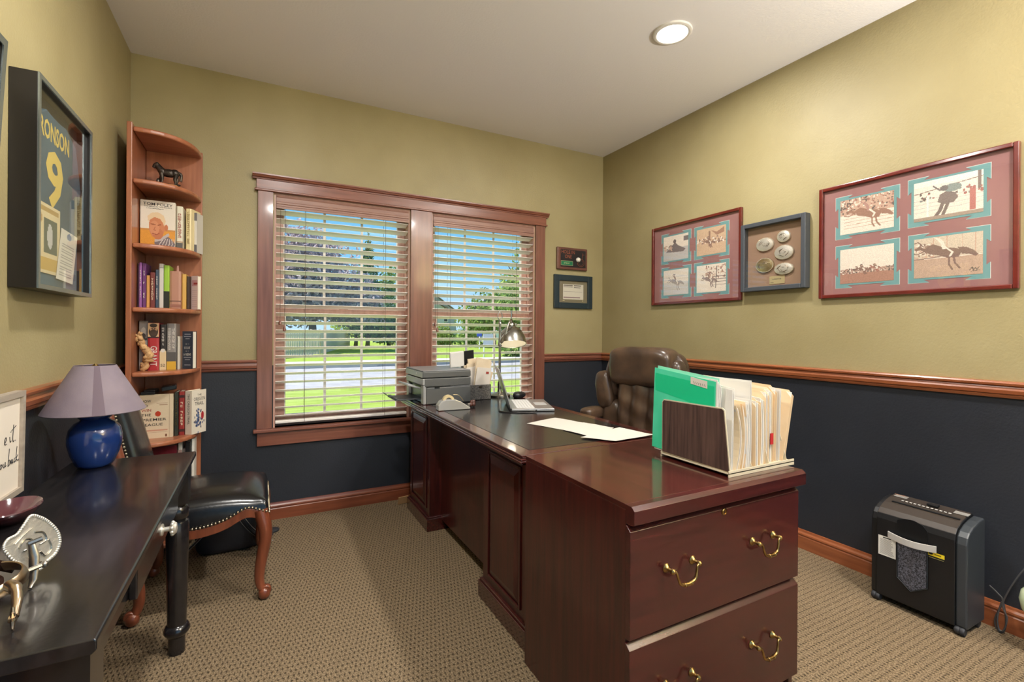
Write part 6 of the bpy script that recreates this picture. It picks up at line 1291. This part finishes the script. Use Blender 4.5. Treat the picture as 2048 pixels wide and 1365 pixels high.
MB().prism([(-2.309, .300), (-2.362, .300), (-2.358, .104), (-2.311, .141)][::-1], lambda p, q: (SX - q, p[0], p[1]), .0025, .0030).prism([(-2.362, .300), (-2.410, .300), (-2.410, .140), (-2.358, .104)][::-1], lambda p, q: (SX - q, p[0], p[1]), .0025, .0060).build('viewing_window', 'confetti', wn)
mb = MB().tube([(SX - .0045, p[0], p[1]) for p in [(-2.413, .300), (-2.413, .138), (-2.357, .100), (-2.308, .140), (-2.308, .300)]], .0016, 6); mb.build('window_rim', 'shred_grey', wn)
mb = MB(); vs_ = []
for k in range(13):
    u = k / 12; y = -2.274 - .170 * u; d = .010 + .016 * math.sin(math.pi * u); zc = .314 - .006 * math.sin(math.pi * u)
    vs_ += [(SX - d, y, zc - .014), (SX - d, y, zc + .014), (SX - d + .006, y, zc + .014), (SX - d + .006, y, zc - .014)]
fs = []
for k in range(12):
    a = k * 4
    for i in range(4): fs.append((a + i, a + (i + 1) % 4, a + 4 + (i + 1) % 4, a + 4 + i))
fs += [(0, 3, 2, 1), (48, 49, 50, 51)]
mb.add(vs_, [tuple(reversed(f)) for f in fs]); mb.build('handle', M('handle_grey', s(186, 182, 176), .4), sd, .0015)
cv = Canvas(30, 40, s(222, 218, 208), .02); cv.rect(.28, .72, .90, .94, s(40, 40, 40))
for k in range(16): cv.rect(.10, .90 - .2 * random.random(), .08 + k * .05, .10 + k * .05, s(150, 146, 140))
cv.mesh('warning_label', (SX - .0008, -2.235, .211), (0, -1, 0), (0, 0, 1), .066, .086, 'print_matte', sd)
cv = Canvas(40, 22, s(24, 24, 24)); cv.rect(0, 1, .40, 1, s(226, 200, 40)); cv.ell(.18, .72, .14, .16, s(30, 28, 24)); cv.rect(.40, .80, .62, .82, s(120, 104, 30)); cv.rect(.05, .95, .12, .20, s(190, 180, 110))
cv.mesh('yellow_sticker', (SX - .0008, -2.414, .270), (0, -1, 0), (0, 0, 1), .054, .028, 'print_matte', sd)
for y in (SY_0 + .018, SY_1 - .016):
    for x in (SX + .012, SXB - .030):
        MB().lathe([(.014, -.016), (.0165, -.012), (.0165, -.002), (.015, 0), (.0165, .002), (.0165, .012), (.014, .016)], (x, y, .0170), 18, (1, 0, 0), (0, 0, 1), (0, 1, 0)).build('caster', 'rubber', sd)
tag(MB().tube(spline([(3.292, -2.545, .170), (3.285, -2.572, .152), (3.280, -2.588, .130), (3.282, -2.566, .050), (3.280, -2.572, .010), (3.276, -2.590, .008), (3.280, -2.598, .050), (3.281, -2.588, .128), (3.277, -2.574, .060), (3.274, -2.580, .014), (3.272, -2.594, .020), (3.276, -2.602, .070), (3.280, -2.590, .130), (3.290, -2.640, .270), (3.296, -2.70, .36)], 8), .0028, 7).build('power_cord', M('cord_black', s(70, 70, 72), .35)), 'black shredder power cord looped and hanging by the baseboard', 'cord')
gv = thing('glass_ornament', 'pale green rounded glass ornament cut by the right edge', 'ornament', (3.215, -2.702, 0))
MB().lathe([(.028, 0), (.030, .004), (.012, .010), (.010, .10), (.014, .115), (.026, .130), (.044, .165), (.050, .200), (.044, .232), (.026, .254), (.001, .262)], (3.215, -2.702, .0005), 28).build('globe_on_stem', M('pale_glass_green', s(196, 214, 170), .2, col2=s(220, 226, 200), nscale=9, coat=.5), gv)
